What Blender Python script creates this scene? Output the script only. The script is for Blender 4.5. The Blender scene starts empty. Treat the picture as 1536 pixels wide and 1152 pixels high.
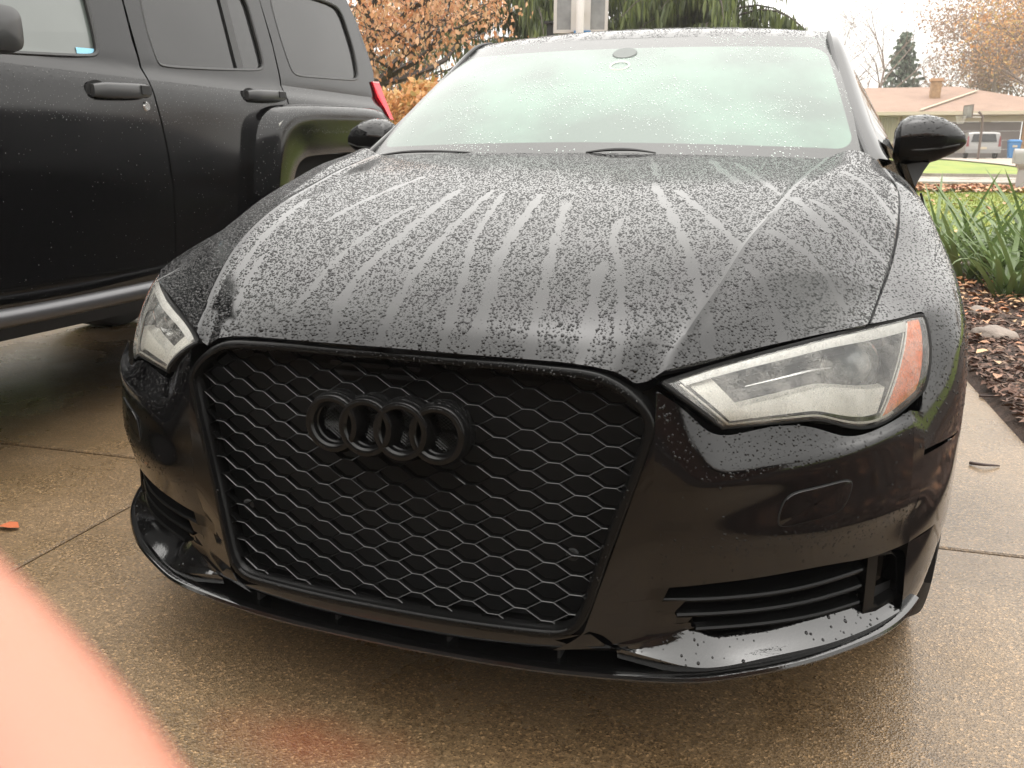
import bpy, bmesh, math, random
import numpy as np
from mathutils import Matrix, Vector, noise as mnoise

random.seed(7)
RNG = np.random.default_rng(11)
R = math.radians
scn = bpy.context.scene
COL = scn.collection

# ------------------------------------------------------------------ camera
cam_d = bpy.data.cameras.new('camera')
cam = bpy.data.objects.new('camera', cam_d)
COL.objects.link(cam)
scn.camera = cam
CAM_POS = np.array([0.60482474, -1.16943959, 0.99183582])
CAM_YPR = [R(-18.887968), R(-14.46994242), R(0.41130165)]
CAM_F = 1320.41


def cam_axes(yaw, pitch, roll):
    f = np.array([math.sin(yaw) * math.cos(pitch), math.cos(yaw) * math.cos(pitch), math.sin(pitch)])
    r = np.array([math.cos(yaw), -math.sin(yaw), 0.0])
    u = np.cross(r, f)
    c, s = math.cos(roll), math.sin(roll)
    return c * r + s * u, -s * r + c * u, f


_r, _u, _f = cam_axes(*CAM_YPR)
_m = Matrix.Identity(4)
for i in range(3):
    _m[i][0] = _r[i]
    _m[i][1] = _u[i]
    _m[i][2] = -_f[i]
    _m[i][3] = CAM_POS[i]
cam.matrix_world = _m
cam_d.sensor_width = 36
cam_d.lens = CAM_F / 1536 * 36
cam_d.clip_start = 0.01
cam_d.clip_end = 2000
cam_d.dof.use_dof = True          # a phone's own small lens: only the fingertip goes soft
cam_d.dof.focus_distance = 1.75
cam_d.dof.aperture_fstop = 15.0

# ------------------------------------------------------------------ world and sun (overcast)
SUN_EL, SUN_AZ = R(84), R(12)
world = bpy.data.worlds.new('World')
scn.world = world
world.use_nodes = True
wn, wl = world.node_tree.nodes, world.node_tree.links
wn.clear()
wo = wn.new('ShaderNodeOutputWorld')
sky = wn.new('ShaderNodeTexSky')
sky.sky_type = 'NISHITA'
sky.sun_disc = False
sky.sun_elevation = SUN_EL
sky.sun_rotation = SUN_AZ
sky.dust_density = 6.0
hs = wn.new('ShaderNodeHueSaturation')
hs.inputs['Saturation'].default_value = 0.18
b1 = wn.new('ShaderNodeBackground')
b1.inputs['Strength'].default_value = 0.06
wl.new(sky.outputs[0], hs.inputs['Color'])
wl.new(hs.outputs[0], b1.inputs['Color'])
tc = wn.new('ShaderNodeTexCoord')
cn = wn.new('ShaderNodeTexNoise')
cn.inputs['Scale'].default_value = 2.2
cn.inputs['Detail'].default_value = 5
cr_ = wn.new('ShaderNodeValToRGB')
cr_.color_ramp.elements[0].position = 0.3
cr_.color_ramp.elements[0].color = (0.86, 0.84, 0.80, 1)
cr_.color_ramp.elements[1].position = 0.75
cr_.color_ramp.elements[1].color = (1.0, 0.97, 0.91, 1)
wl.new(tc.outputs['Generated'], cn.inputs['Vector'])
wl.new(cn.outputs['Fac'], cr_.inputs['Fac'])
b2 = wn.new('ShaderNodeBackground')
b2.inputs['Strength'].default_value = 1.05
# standard overcast sky: the zenith is about three times as bright as the horizon
sz = wn.new('ShaderNodeSeparateXYZ')
wl.new(tc.outputs['Generated'], sz.inputs[0])
zr = wn.new('ShaderNodeMapRange')
zr.inputs['From Min'].default_value = 0.0
zr.inputs['From Max'].default_value = 1.0
zr.inputs['To Min'].default_value = 0.58
zr.inputs['To Max'].default_value = 1.74
wl.new(sz.outputs['Z'], zr.inputs['Value'])
sm = wn.new('ShaderNodeVectorMath')
sm.operation = 'SCALE'
wl.new(cr_.outputs[0], sm.inputs[0])
wl.new(zr.outputs[0], sm.inputs['Scale'])
wl.new(sm.outputs[0], b2.inputs['Color'])
ad = wn.new('ShaderNodeAddShader')
wl.new(b1.outputs[0], ad.inputs[0])
wl.new(b2.outputs[0], ad.inputs[1])
wl.new(ad.outputs[0], wo.inputs['Surface'])

sun_d = bpy.data.lights.new('sun', 'SUN')
sun_d.energy = 0.5
sun_d.angle = R(179)
sun_d.color = (1.0, 0.95, 0.88)
sun = bpy.data.objects.new('sun', sun_d)
COL.objects.link(sun)
_sd = Vector((math.sin(SUN_AZ) * math.cos(SUN_EL), math.cos(SUN_AZ) * math.cos(SUN_EL), math.sin(SUN_EL)))
sun.rotation_euler = (-_sd).to_track_quat('-Z', 'Y').to_euler()
sun.location = (0, 0, 30)

vs = scn.view_settings
vs.view_transform = 'Standard'
vs.look = 'None'
vs.exposure = 1.06
vs.gamma = 1.0
vs.use_curve_mapping = False
scn.cycles.max_bounces = 8
scn.cycles.transparent_max_bounces = 24
scn.cycles.use_denoising = True
scn.cycles.use_adaptive_sampling = False
scn.cycles.caustics_reflective = False
scn.cycles.caustics_refractive = False


# ------------------------------------------------------------------ helpers: materials
def nmat(name):
    m = bpy.data.materials.new(name)
    m.use_nodes = True
    nt = m.node_tree
    b = nt.nodes.get('Principled BSDF')
    return m, nt, b


def P(name, col, rough=0.5, metal=0.0, coat=0.0, coat_rough=0.03, ior=1.5, bump=None, var=None, spec=0.5,
      rvar=None, trans=0.0, obj_coord=True, emis=None):
    """Principled material; var=(scale, amount) mottles the colour, bump=(scale, distance) roughens it."""
    m, nt, b = nmat(name)
    N, L = nt.nodes, nt.links
    b.inputs['Base Color'].default_value = (*col, 1)
    b.inputs['Roughness'].default_value = rough
    b.inputs['Metallic'].default_value = metal
    b.inputs['Coat Weight'].default_value = coat
    b.inputs['Coat Roughness'].default_value = coat_rough
    b.inputs['IOR'].default_value = ior
    b.inputs['Specular IOR Level'].default_value = spec
    b.inputs['Transmission Weight'].default_value = trans
    t = N.new('ShaderNodeTexCoord')
    co = t.outputs['Object'] if obj_coord else t.outputs['Generated']
    if var:
        n = N.new('ShaderNodeTexNoise')
        n.inputs['Scale'].default_value = var[0]
        n.inputs['Detail'].default_value = 6
        L.new(co, n.inputs['Vector'])
        r = N.new('ShaderNodeValToRGB')
        a = var[1]
        r.color_ramp.elements[0].position = 0.3
        r.color_ramp.elements[1].position = 0.7
        r.color_ramp.elements[0].color = (*[max(0, c * (1 - a)) for c in col], 1)
        r.color_ramp.elements[1].color = (*[min(1, c * (1 + a)) for c in col], 1)
        L.new(n.outputs['Fac'], r.inputs['Fac'])
        L.new(r.outputs[0], b.inputs['Base Color'])
    if rvar:
        n = N.new('ShaderNodeTexNoise')
        n.inputs['Scale'].default_value = rvar[0]
        n.inputs['Detail'].default_value = 4
        L.new(co, n.inputs['Vector'])
        mr = N.new('ShaderNodeMapRange')
        mr.inputs['From Min'].default_value = 0.3
        mr.inputs['From Max'].default_value = 0.7
        mr.inputs['To Min'].default_value = rvar[1]
        mr.inputs['To Max'].default_value = rvar[2]
        L.new(n.outputs['Fac'], mr.inputs['Value'])
        L.new(mr.outputs[0], b.inputs['Roughness'])
    if bump:
        n = N.new('ShaderNodeTexNoise')
        n.inputs['Scale'].default_value = bump[0]
        n.inputs['Detail'].default_value = 4
        L.new(co, n.inputs['Vector'])
        bp = N.new('ShaderNodeBump')
        bp.inputs['Strength'].default_value = 1.0
        bp.inputs['Distance'].default_value = bump[1]
        L.new(n.outputs['Fac'], bp.inputs['Height'])
        L.new(bp.outputs[0], b.inputs['Normal'])
    return m


def thin_glass(name, tint, ior=1.5, rough=0.0, dirt=0.0, dirt_col=(0.7, 0.7, 0.68), dirt_scale=300.0):
    """A thin pane: see-through plus mirror reflection by Fresnel, with optional specks of dried water."""
    m, nt, b = nmat(name)
    N, L = nt.nodes, nt.links
    N.remove(b)
    out = [n for n in N if n.type == 'OUTPUT_MATERIAL'][0]
    tr = N.new('ShaderNodeBsdfTransparent')
    tr.inputs['Color'].default_value = (*tint, 1)
    gl = N.new('ShaderNodeBsdfGlossy')
    gl.inputs['Roughness'].default_value = rough
    gl.inputs['Color'].default_value = (1, 1, 1, 1)
    fr = N.new('ShaderNodeFresnel')
    fr.inputs['IOR'].default_value = ior
    mx = N.new('ShaderNodeMixShader')
    L.new(fr.outputs[0], mx.inputs[0])
    L.new(tr.outputs[0], mx.inputs[1])
    L.new(gl.outputs[0], mx.inputs[2])
    last = mx
    if dirt > 0:
        t = N.new('ShaderNodeTexCoord')
        n = N.new('ShaderNodeTexNoise')
        n.inputs['Scale'].default_value = dirt_scale
        n.inputs['Detail'].default_value = 3
        n2 = N.new('ShaderNodeTexNoise')
        n2.inputs['Scale'].default_value = dirt_scale * 0.06
        L.new(t.outputs['Object'], n.inputs['Vector'])
        L.new(t.outputs['Object'], n2.inputs['Vector'])
        ma = N.new('ShaderNodeMath')
        ma.operation = 'MULTIPLY'
        L.new(n.outputs['Fac'], ma.inputs[0])
        L.new(n2.outputs['Fac'], ma.inputs[1])
        mr = N.new('ShaderNodeMapRange')
        mr.inputs['From Min'].default_value = 0.18
        mr.inputs['From Max'].default_value = 0.36
        mr.inputs['To Min'].default_value = dirt * 0.06
        mr.inputs['To Max'].default_value = dirt
        L.new(ma.outputs[0], mr.inputs['Value'])
        df = N.new('ShaderNodeBsdfDiffuse')
        df.inputs['Color'].default_value = (*dirt_col, 1)
        m2 = N.new('ShaderNodeMixShader')
        L.new(mr.outputs[0], m2.inputs[0])
        L.new(mx.outputs[0], m2.inputs[1])
        L.new(df.outputs[0], m2.inputs[2])
        last = m2
    L.new(last.outputs[0], out.inputs['Surface'])
    return m


# ------------------------------------------------------------------ helpers: curves, patches, meshes
def spl(P_, n, t=None):
    """natural cubic spline through the points, chord-length parameter, n samples"""
    P_ = np.asarray(P_, float)
    k = len(P_)
    if t is None:
        d = np.linalg.norm(np.diff(P_, axis=0), axis=1)
        t = np.concatenate([[0], np.cumsum(np.maximum(d, 1e-6) ** 0.75)])
    t = np.asarray(t, float)
    tt = np.linspace(t[0], t[-1], n) if np.isscalar(n) else np.asarray(n)
    if k == 2:
        a = ((tt - t[0]) / (t[1] - t[0]))[:, None]
        return P_[0] * (1 - a) + P_[1] * a
    h = np.diff(t)
    A = np.zeros((k, k))
    B = np.zeros((k, P_.shape[1]))
    A[0, 0] = A[-1, -1] = 1
    for i in range(1, k - 1):
        A[i, i - 1] = h[i - 1]
        A[i, i] = 2 * (h[i - 1] + h[i])
        A[i, i + 1] = h[i]
        B[i] = 6 * ((P_[i + 1] - P_[i]) / h[i] - (P_[i] - P_[i - 1]) / h[i - 1])
    M = np.linalg.solve(A, B)
    j = np.clip(np.searchsorted(t, tt, side='right') - 1, 0, k - 2)
    x0 = (tt - t[j])[:, None]
    x1 = (t[j + 1] - tt)[:, None]
    hj = h[j][:, None]
    return (M[j] * x1 ** 3 + M[j + 1] * x0 ** 3) / (6 * hj) + (P_[j] / hj - M[j] * hj / 6) * x1 + (P_[j + 1] / hj - M[j + 1] * hj / 6) * x0


def chord(G):
    d = np.linalg.norm(np.diff(G, axis=1), axis=2).mean(axis=0)
    return np.concatenate([[0], np.cumsum(np.maximum(d, 1e-6) ** 0.75)])


def patch(G, nu, nv):
    """G[row][col] control grid -> dense (nv, nu, 3) grid"""
    G = np.asarray(G, float)
    tu = chord(G)
    rows = np.stack([spl(r, np.linspace(0, tu[-1], nu), tu) for r in G])
    Gt = np.transpose(rows, (1, 0, 2))
    tv = chord(np.transpose(G, (1, 0, 2)))
    cols = np.stack([spl(c, np.linspace(0, tv[-1], nv), tv) for c in Gt])
    return np.transpose(cols, (1, 0, 2))


def grid_normals(Gd):
    du = np.gradient(Gd, axis=1)
    dv = np.gradient(Gd, axis=0)
    n = np.cross(du, dv)
    n /= np.maximum(np.linalg.norm(n, axis=2, keepdims=True), 1e-9)
    return n


class MB:
    def __init__(self):
        self.v, self.f, self.m, self.uv = [], [], [], None

    def add(self, verts, faces, mi=0):
        o = len(self.v)
        self.v.extend([tuple(map(float, p)) for p in verts])
        self.f.extend([tuple(i + o for i in f) for f in faces])
        self.m.extend([mi] * len(faces))
        return o

    def grid(self, Gd, mi=0, closed_u=False, mirror=False):
        nv, nu, _ = Gd.shape
        faces = []
        for j in range(nv - 1):
            for i in range(nu - 1 if not closed_u else nu):
                i2 = (i + 1) % nu
                faces.append((j * nu + i, j * nu + i2, (j + 1) * nu + i2, (j + 1) * nu + i))
        self.add(Gd.reshape(-1, 3), faces, mi)
        if mirror:
            M = Gd.reshape(-1, 3) * np.array([-1, 1, 1])
            self.add(M, [f[::-1] for f in faces], mi)

    def box(self, lo, hi, mi=0):
        x0, y0, z0 = lo
        x1, y1, z1 = hi
        v = [(x0, y0, z0), (x1, y0, z0), (x1, y1, z0), (x0, y1, z0), (x0, y0, z1), (x1, y0, z1), (x1, y1, z1), (x0, y1, z1)]
        self.add(v, [(0, 3, 2, 1), (4, 5, 6, 7), (0, 1, 5, 4), (1, 2, 6, 5), (2, 3, 7, 6), (3, 0, 4, 7)], mi)

    def prism(self, poly, axis_vec, mi=0):
        """closed polygon extruded by a vector, capped"""
        poly = np.asarray(poly, float)
        a = np.asarray(axis_vec, float)
        n = len(poly)
        self.add(np.concatenate([poly, poly + a]),
                 [tuple(range(n))[::-1], tuple(range(n, 2 * n))] + [(i, (i + 1) % n, n + (i + 1) % n, n + i) for i in range(n)], mi)

    def tube(self, pts, r, seg=8, mi=0, cap=True):
        pts = np.asarray(pts, float)
        k = len(pts)
        rr = np.full(k, r) if np.isscalar(r) else np.asarray(r, float)
        t = np.gradient(pts, axis=0)
        t /= np.maximum(np.linalg.norm(t, axis=1, keepdims=True), 1e-9)
        ref = np.array([0, 0, 1.0]) if abs(t[0][2]) < 0.9 else np.array([1.0, 0, 0])
        u = np.cross(t[0], ref)
        u /= np.linalg.norm(u)
        V = []
        for i in range(k):
            u = u - t[i] * (u @ t[i])
            u /= max(np.linalg.norm(u), 1e-9)
            w = np.cross(t[i], u)
            for s in range(seg):
                a = 2 * math.pi * s / seg
                V.append(pts[i] + rr[i] * (math.cos(a) * u + math.sin(a) * w))
        F = []
        for i in range(k - 1):
            for s in range(seg):
                s2 = (s + 1) % seg
                F.append((i * seg + s, i * seg + s2, (i + 1) * seg + s2, (i + 1) * seg + s))
        if cap:
            F.append(tuple(range(seg))[::-1])
            F.append(tuple((k - 1) * seg + s for s in range(seg)))
        self.add(V, F, mi)

    def lathe(self, prof, origin, axis, seg=32, mi=0, closed=False):
        """profile (radius, along) spun about axis through origin"""
        ax = np.asarray(axis, float)
        ax /= np.linalg.norm(ax)
        ref = np.array([0, 0, 1.0]) if abs(ax[2]) < 0.9 else np.array([1.0, 0, 0])
        u = np.cross(ax, ref)
        u /= np.linalg.norm(u)
        w = np.cross(ax, u)
        V = []
        for (r_, a_) in prof:
            for s in range(seg):
                an = 2 * math.pi * s / seg
                V.append(np.asarray(origin) + ax * a_ + r_ * (math.cos(an) * u + math.sin(an) * w))
        F = []
        n = len(prof)
        for i in range(n - 1 if not closed else n):
            i2 = (i + 1) % n
            for s in range(seg):
                s2 = (s + 1) % seg
                F.append((i * seg + s, i * seg + s2, i2 * seg + s2, i2 * seg + s))
        self.add(V, F, mi)

    def mesh(self, name, mats, smooth=True, angle=None):
        me = bpy.data.meshes.new(name)
        me.from_pydata(self.v, [], self.f)
        for m in (mats if isinstance(mats, (list, tuple)) else [mats]):
            me.materials.append(m)
        if len(set(self.m)) > 1:
            me.polygons.foreach_set('material_index', self.m)
        if smooth:
            me.polygons.foreach_set('use_smooth', [True] * len(self.f))
            if angle:
                me.set_sharp_from_angle(angle=R(angle))
        me.update()
        return me


def props(o, label=None, cat=None, group=None, kind=None):
    if label:
        o['label'] = label
    if cat:
        o['category'] = cat
    if group:
        o['group'] = group
    if kind:
        o['kind'] = kind
    return o


def link(name, me, parent=None, local=False):
    """parts are built in world coordinates (local=True: in the coordinates of their thing)"""
    o = bpy.data.objects.new(name, me)
    COL.objects.link(o)
    if parent is not None:
        o.parent = parent
        if parent.parent is None and not local:
            o.matrix_parent_inverse = Matrix.Translation(parent.location).inverted()
    return o


def thing(name, loc, label, cat, group=None):
    o = bpy.data.objects.new(name, None)
    o.empty_display_size = 0.2
    o.location = loc
    COL.objects.link(o)
    return props(o, label, cat, group)


def part(name, mb, mats, parent, smooth=True, angle=35, label=None, kind=None, local=False):
    me = mb.mesh(name, mats, smooth, angle)
    o = link(name, me, parent, local)
    if label:
        o['label'] = label
    if kind:
        o['kind'] = kind
    return o


def skirt(Gd, depth, sides='lrtb'):
    """thin return flanges round a patch so that a panel edge has thickness"""
    n = grid_normals(Gd)
    out = []
    for s in sides:
        e, ne = {'l': (Gd[:, 0], n[:, 0]), 'r': (Gd[:, -1], n[:, -1]), 't': (Gd[0], n[0]), 'b': (Gd[-1], n[-1])}[s]
        out.append(np.stack([e, e - ne * depth]))
    return out


def flip_mirror(Gd):
    return Gd[:, ::-1] * np.array([-1, 1, 1])

# ------------------------------------------------------------------ materials
M = {}
M['paint'] = P('black_paint', (0.002, 0.002, 0.0023), rough=0.04, ior=1.47, bump=(900, 0.00003), rvar=(9, 0.02, 0.07))
M['paint_suv'] = P('black_paint_wet', (0.003, 0.003, 0.0034), rough=0.08, ior=1.46, bump=(400, 0.00008), rvar=(4, 0.03, 0.16))
M['boosted_gloss'] = P('boosted_gloss_black', (0.003, 0.003, 0.003), rough=0.05, ior=1.75, bump=(200, 0.0002))  # reflectivity raised above the paint's to force a brighter sky highlight
M['satin'] = P('satin_black_plastic', (0.004, 0.004, 0.004), rough=0.22, spec=0.13, bump=(700, 0.0001))
M['gloss_black'] = P('gloss_black_plastic', (0.004, 0.004, 0.004), rough=0.10, spec=0.55, bump=(600, 0.00008))
M['matt_black'] = P('matt_black_plastic', (0.008, 0.008, 0.008), rough=0.7)
M['mesh'] = P('wet_mesh', (.004, .004, .004), rough=.10, spec=.48)
M['void'] = P('dark_engine_bay', (0.003, 0.003, 0.003), rough=0.9)
M['rubber'] = P('tyre_rubber', (0.018, 0.017, 0.016), rough=0.75, bump=(120, 0.001))
M['rim'] = P('dark_alloy', (0.03, 0.03, 0.032), rough=0.3, metal=0.6)
M['water'] = P('water_on_black', (0.003, 0.003, 0.003), rough=0.0, ior=1.36)
M['trim'] = P('black_rubber_trim', (0.008, 0.008, 0.008), rough=0.45)


def fogged_glass():
    m, nt, b = nmat('fogged_windscreen')
    N, L = nt.nodes, nt.links
    uv = N.new('ShaderNodeUVMap')
    sx = N.new('ShaderNodeSeparateXYZ')
    L.new(uv.outputs[0], sx.inputs[0])

    def math_(op, a, b_=None):
        n = N.new('ShaderNodeMath')
        n.operation = op
        for i, q in enumerate((a, b_)):
            if q is None:
                continue
            if isinstance(q, (int, float)):
                n.inputs[i].default_value = q
            else:
                L.new(q, n.inputs[i])
        return n.outputs[0]
    # printed black border round the clear pane: rounded rectangle in the pane's own coordinates (metres)
    qx = math_('MAXIMUM', math_('SUBTRACT', math_('ABSOLUTE', sx.outputs[0]), 0.562), 0.0)
    qy = math_('MAXIMUM', math_('SUBTRACT', math_('ABSOLUTE', math_('SUBTRACT', sx.outputs[1], 0.3425)), 0.2225), 0.0)
    d = math_('SQRT', math_('ADD', math_('MULTIPLY', qx, qx), math_('MULTIPLY', qy, qy)))
    mask = N.new('ShaderNodeMapRange')
    mask.interpolation_type = 'SMOOTHSTEP'
    mask.inputs['From Min'].default_value = 0.066
    mask.inputs['From Max'].default_value = 0.072
    mask.inputs['To Min'].default_value = 1.0
    mask.inputs['To Max'].default_value = 0.0
    L.new(d, mask.inputs['Value'])
    t = N.new('ShaderNodeTexCoord')
    n1 = N.new('ShaderNodeTexNoise')
    n1.inputs['Scale'].default_value = 3.2
    n1.inputs['Detail'].default_value = 5
    L.new(t.outputs['Object'], n1.inputs['Vector'])
    fog = N.new('ShaderNodeValToRGB')
    fog.color_ramp.elements[0].position = 0.38
    fog.color_ramp.elements[0].color = (0.072, 0.102, 0.086, 1)
    fog.color_ramp.elements[1].position = 0.66
    fog.color_ramp.elements[1].color = (0.114, 0.188, 0.146, 1)
    L.new(n1.outputs['Fac'], fog.inputs['Fac'])
    mx = N.new('ShaderNodeMix')
    mx.data_type = 'RGBA'
    L.new(mask.outputs[0], mx.inputs['Factor'])
    mx.inputs['A'].default_value = (0.030, 0.031, 0.030, 1)
    L.new(fog.outputs[0], mx.inputs['B'])
    L.new(mx.outputs['Result'], b.inputs['Base Color'])
    b.inputs['Roughness'].default_value = 0.6
    b.inputs['Specular IOR Level'].default_value = 0.0
    b.inputs['Coat Weight'].default_value = 1.0
    b.inputs['Coat Roughness'].default_value = 0.06
    n2 = N.new('ShaderNodeTexNoise')
    n2.inputs['Scale'].default_value = 420
    n2.inputs['Detail'].default_value = 2
    L.new(t.outputs['Object'], n2.inputs['Vector'])
    bp = N.new('ShaderNodeBump')
    bp.inputs['Distance'].default_value = 0.0003
    L.new(n2.outputs['Fac'], bp.inputs['Height'])
    L.new(bp.outputs[0], b.inputs['Coat Normal'])
    return m


M['fog_glass'] = fogged_glass()
M['tint_glass'] = P('tinted_glass', (0.012, 0.013, 0.013), rough=0.04, ior=1.52)
M['lens'] = thin_glass('headlight_lens', (0.97, 0.97, 0.96), ior=1.45, rough=0.03, dirt=0.34, dirt_col=(0.42, 0.41, 0.38), dirt_scale=420)
M['clear_drop'] = thin_glass('clear_water', (0.9, 0.92, 0.92), ior=1.4, rough=0.0)
M['lamp_dark'] = P('headlight_bezel', (0.025, 0.025, 0.026), rough=0.35, metal=0.3)
M['lamp_chrome'] = P('headlight_chrome', (0.55, 0.55, 0.54), rough=0.22, metal=0.9)
M['drl'] = P('cream_light_guide', (0.68, 0.66, 0.59), rough=0.3)
M['amber'] = P('amber_reflector', (0.75, 0.17, 0.035), rough=0.35, var=(160, 0.25))
M['red'] = P('red_lamp', (0.75, 0.01, 0.025), rough=0.2, var=(60, 0.2))
M['glass_ball'] = P('projector_glass', (0.10, 0.11, 0.11), rough=0.08)
M['chrome'] = P('brushed_metal', (0.42, 0.42, 0.43), rough=0.28, metal=0.9)

# ------------------------------------------------------------------ black sedan
car = thing('black_sedan', (0, 2.2, 0), 'rain-beaded glossy black sedan with large honeycomb grille facing the camera', 'car')

# plan curve of the nose (x, y), outward from the middle
PLAN = np.array([(0.0, .012), (.2, .018), (.30, .030), (.40, .045), (.48, .068), (.56, .105), (.64, .155), (.72, .225),
                 (.78, .30), (.83, .39), (.868, .49), (.888, .58), (.897, .70)])


def plan_pt(x, off=0.0):
    """point of the plan curve at half-width x moved inward by off -> (x, y)"""
    e = 0.004
    y = np.interp(x, PS[:, 0], PS[:, 1])
    dy = (np.interp(x + e, PS[:, 0], PS[:, 1]) - np.interp(x - e, PS[:, 0], PS[:, 1])) / (2 * e)
    n = np.array([dy, -1.0])
    n /= np.linalg.norm(n)
    return np.array([x, y]) - n * off


PS = spl(PLAN, 400)


def gy(x, z):
    """front plane of the grille"""
    return -0.011 + (z - .29) * 0.095 + 0.19 * x * x


# ---- bonnet
KREASE = np.array([(.411, .088, .691), (.421, .12, .715), (.432, .153, .737), (.447, .201, .764), (.465, .263, .796), (.487, .374, .843),
                   (.508, .486, .875), (.526, .587, .897), (.544, .722, .923), (.565, .872, .951), (.591, 1.031, .973), (.612, 1.180, .9925)])
CENT = np.array([(0, .016, .708), (0, .04, .733), (0, .09, .765), (0, .18, .803), (0, .30, .838), (0, .46, .876), (0, .64, .914), (0, .82, .948),
                 (0, .98, .979), (0, 1.112, 1.0025)])
SHUT = np.array([(.696, .33, .737), (.709, .42, .752), (.727, .53, .779), (.745, .66, .814), (.754, .74, .842), (.764, .86, .878),
                 (.768, .95, .903), (.766, 1.08, .939), (.755, 1.15, .953), (.733, 1.252, .984)])
NV = 70


def warp(n, p=1.6):
    return np.linspace(0, 1, n) ** p


def by_t(Cv, tt):
    d = np.linalg.norm(np.diff(Cv, axis=0), axis=1)
    t = np.concatenate([[0], np.cumsum(d)])
    t /= t[-1]
    return spl(Cv, tt, t)


TT = warp(NV)
cK, cC, cS = by_t(KREASE, TT), by_t(CENT, TT), by_t(SHUT, TT)
FRONT = np.array([(0, .016, .708), (.12, .026, .705), (.21, .036, .703), (.264, .045, .701), (.31, .051, .697), (.344, .058, .690), (.362, .063, .680), (.372, .067, .672), (.39, .075, .676), (.411, .088, .691)])
NA, NB = 60, 34
sA = np.linspace(0, 1, NA)
front = np.stack([np.interp(sA * .411, FRONT[:, 0], FRONT[:, k]) for k in range(3)], 1)
hoodA = np.zeros((NV, NA, 3))
for j, t in enumerate(TT):
    base = cC[j][None] * (1 - sA[:, None]) + cK[j][None] * sA[:, None]
    base[:, 0] = sA * cK[j][0]
    # the bonnet crowns gently and runs forward in the middle
    base[:, 1] = cC[j][1] + (cK[j][1] - cC[j][1]) * sA ** 2
    base[:, 2] = cC[j][2] + (cK[j][2] - cC[j][2]) * sA ** 2
    b0 = np.zeros_like(base)
    b0[:, 0] = sA * .411
    b0[:, 1] = cC[0][1] + (cK[0][1] - cC[0][1]) * sA ** 2
    b0[:, 2] = cC[0][2] + (cK[0][2] - cC[0][2]) * sA ** 2
    hoodA[j] = base + (front - b0) * math.exp(-t / 0.026)
    hoodA[j][:, 2] += 0.0035 * np.exp(-((1 - sA) / 0.016) ** 2) * min(1, t * 12)        # raised edge along the crease
sB = np.linspace(0, 1, NB)
hoodB = np.zeros((NV, NB, 3))
for j, t in enumerate(TT):
    hoodB[j] = cK[j][None] * (1 - sB[:, None]) + cS[j][None] * sB[:, None]
    bul = np.sin(np.pi * sB) ** .9 * 0.025 * min(1, t * 5 + .1)
    hoodB[j][:, 2] += bul
    hoodB[j][:, 2] += 0.0035 * np.exp(-(sB / 0.03) ** 2) * min(1, t * 12)
    hoodB[j][:, 1] -= bul * 0.3
mb = MB()
hoodB[:, -1, 0] -= .003
hoodF = np.concatenate([hoodA, hoodB[:, 1:]], axis=1)
hood_full = np.concatenate([flip_mirror(hoodF), hoodF[:, 1:]], axis=1)
mb.grid(hood_full)
for e in (np.stack([hood_full[0], hood_full[0] + np.array([0, .012, -.016])]),
          np.stack([hood_full[:, -1], hood_full[:, -1] + np.array([-.004, 0, -.018])]),
          np.stack([hood_full[:, 0], hood_full[:, 0] + np.array([.004, 0, -.018])]),
          np.stack([hood_full[-1], hood_full[-1] + np.array([0, 0, -.02])])):
    mb.grid(e)
hood = part('bonnet', mb, M['paint'], car, angle=28)

# dark tray under the bonnet so that panel gaps stay black
mb = MB()
tray = hood_full.copy()
tray[:, :, 2] -= 0.05
tray[:, :, 1] += 0.065
tray[:, :, 0] *= 1.03
mb.grid(tray[::3, ::3])
part('engine_bay_tray', mb, M['void'], car)

# ---- fenders
FEN = [
    [(.699, .334, .737), (.756, .410, .7405), (.786, .455, .7405), (.7945, .450, .715), (.797, .430, .688), (.795, .405, .655), (.7915, .366, .603), (.7985, .341, .532)],
    [(.712, .43, .754), (.763, .475, .758), (.806, .505, .750), (.832, .505, .725), (.845, .49, .693), (.849, .475, .655), (.851, .458, .60), (.850, .445, .526)],
    [(.733, .56, .787), (.780, .58, .786), (.824, .60, .770), (.854, .60, .748), (.872, .595, .708), (.881, .585, .665), (.885, .57, .605), (.884, .555, .522)],
    [(.749, .68, .820), (.788, .69, .813), (.832, .70, .792), (.862, .70, .766), (.879, .70, .728), (.889, .69, .690), (.893, .68, .655), (.894, .66, .628)],
    [(.7665, .86, .8765), (.801, .86, .862), (.840, .86, .828), (.866, .86, .795), (.883, .86, .758), (.893, .86, .725), (.897, .86, .702), (.898, .86, .688)],
    [(.7705, 1.0, .914), (.804, 1.0, .900), (.840, 1.0, .866), (.864, 1.0, .815), (.881, 1.0, .768), (.891, 1.0, .725), (.896, 1.02, .692), (.897, 1.03, .655)],
    [(.7645, 1.10, .942), (.800, 1.11, .926), (.836, 1.12, .885), (.860, 1.13, .825), (.878, 1.14, .765), (.889, 1.15, .70), (.894, 1.17, .60), (.894, 1.195, .47)],
    [(.748, 1.255, .972), (.795, 1.27, .945), (.836, 1.28, .892), (.860, 1.29, .825), (.878, 1.30, .75), (.888, 1.30, .65), (.890, 1.30, .48), (.878, 1.30, .24)],
]
fen = patch(FEN, 44, 80)
for sgn in (1, -1):
    g = fen if sgn > 0 else flip_mirror(fen)
    mb = MB()
    mb.grid(g)
    for e in (g[:, 0], g[:, -1], g[0], g[-1]):
        mb.grid(np.stack([e, e + np.array([-sgn * .02, .004, -.008])]))
    # inward return of the panel edges
    part('fender', mb, M['paint'], car, angle=40)

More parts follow.
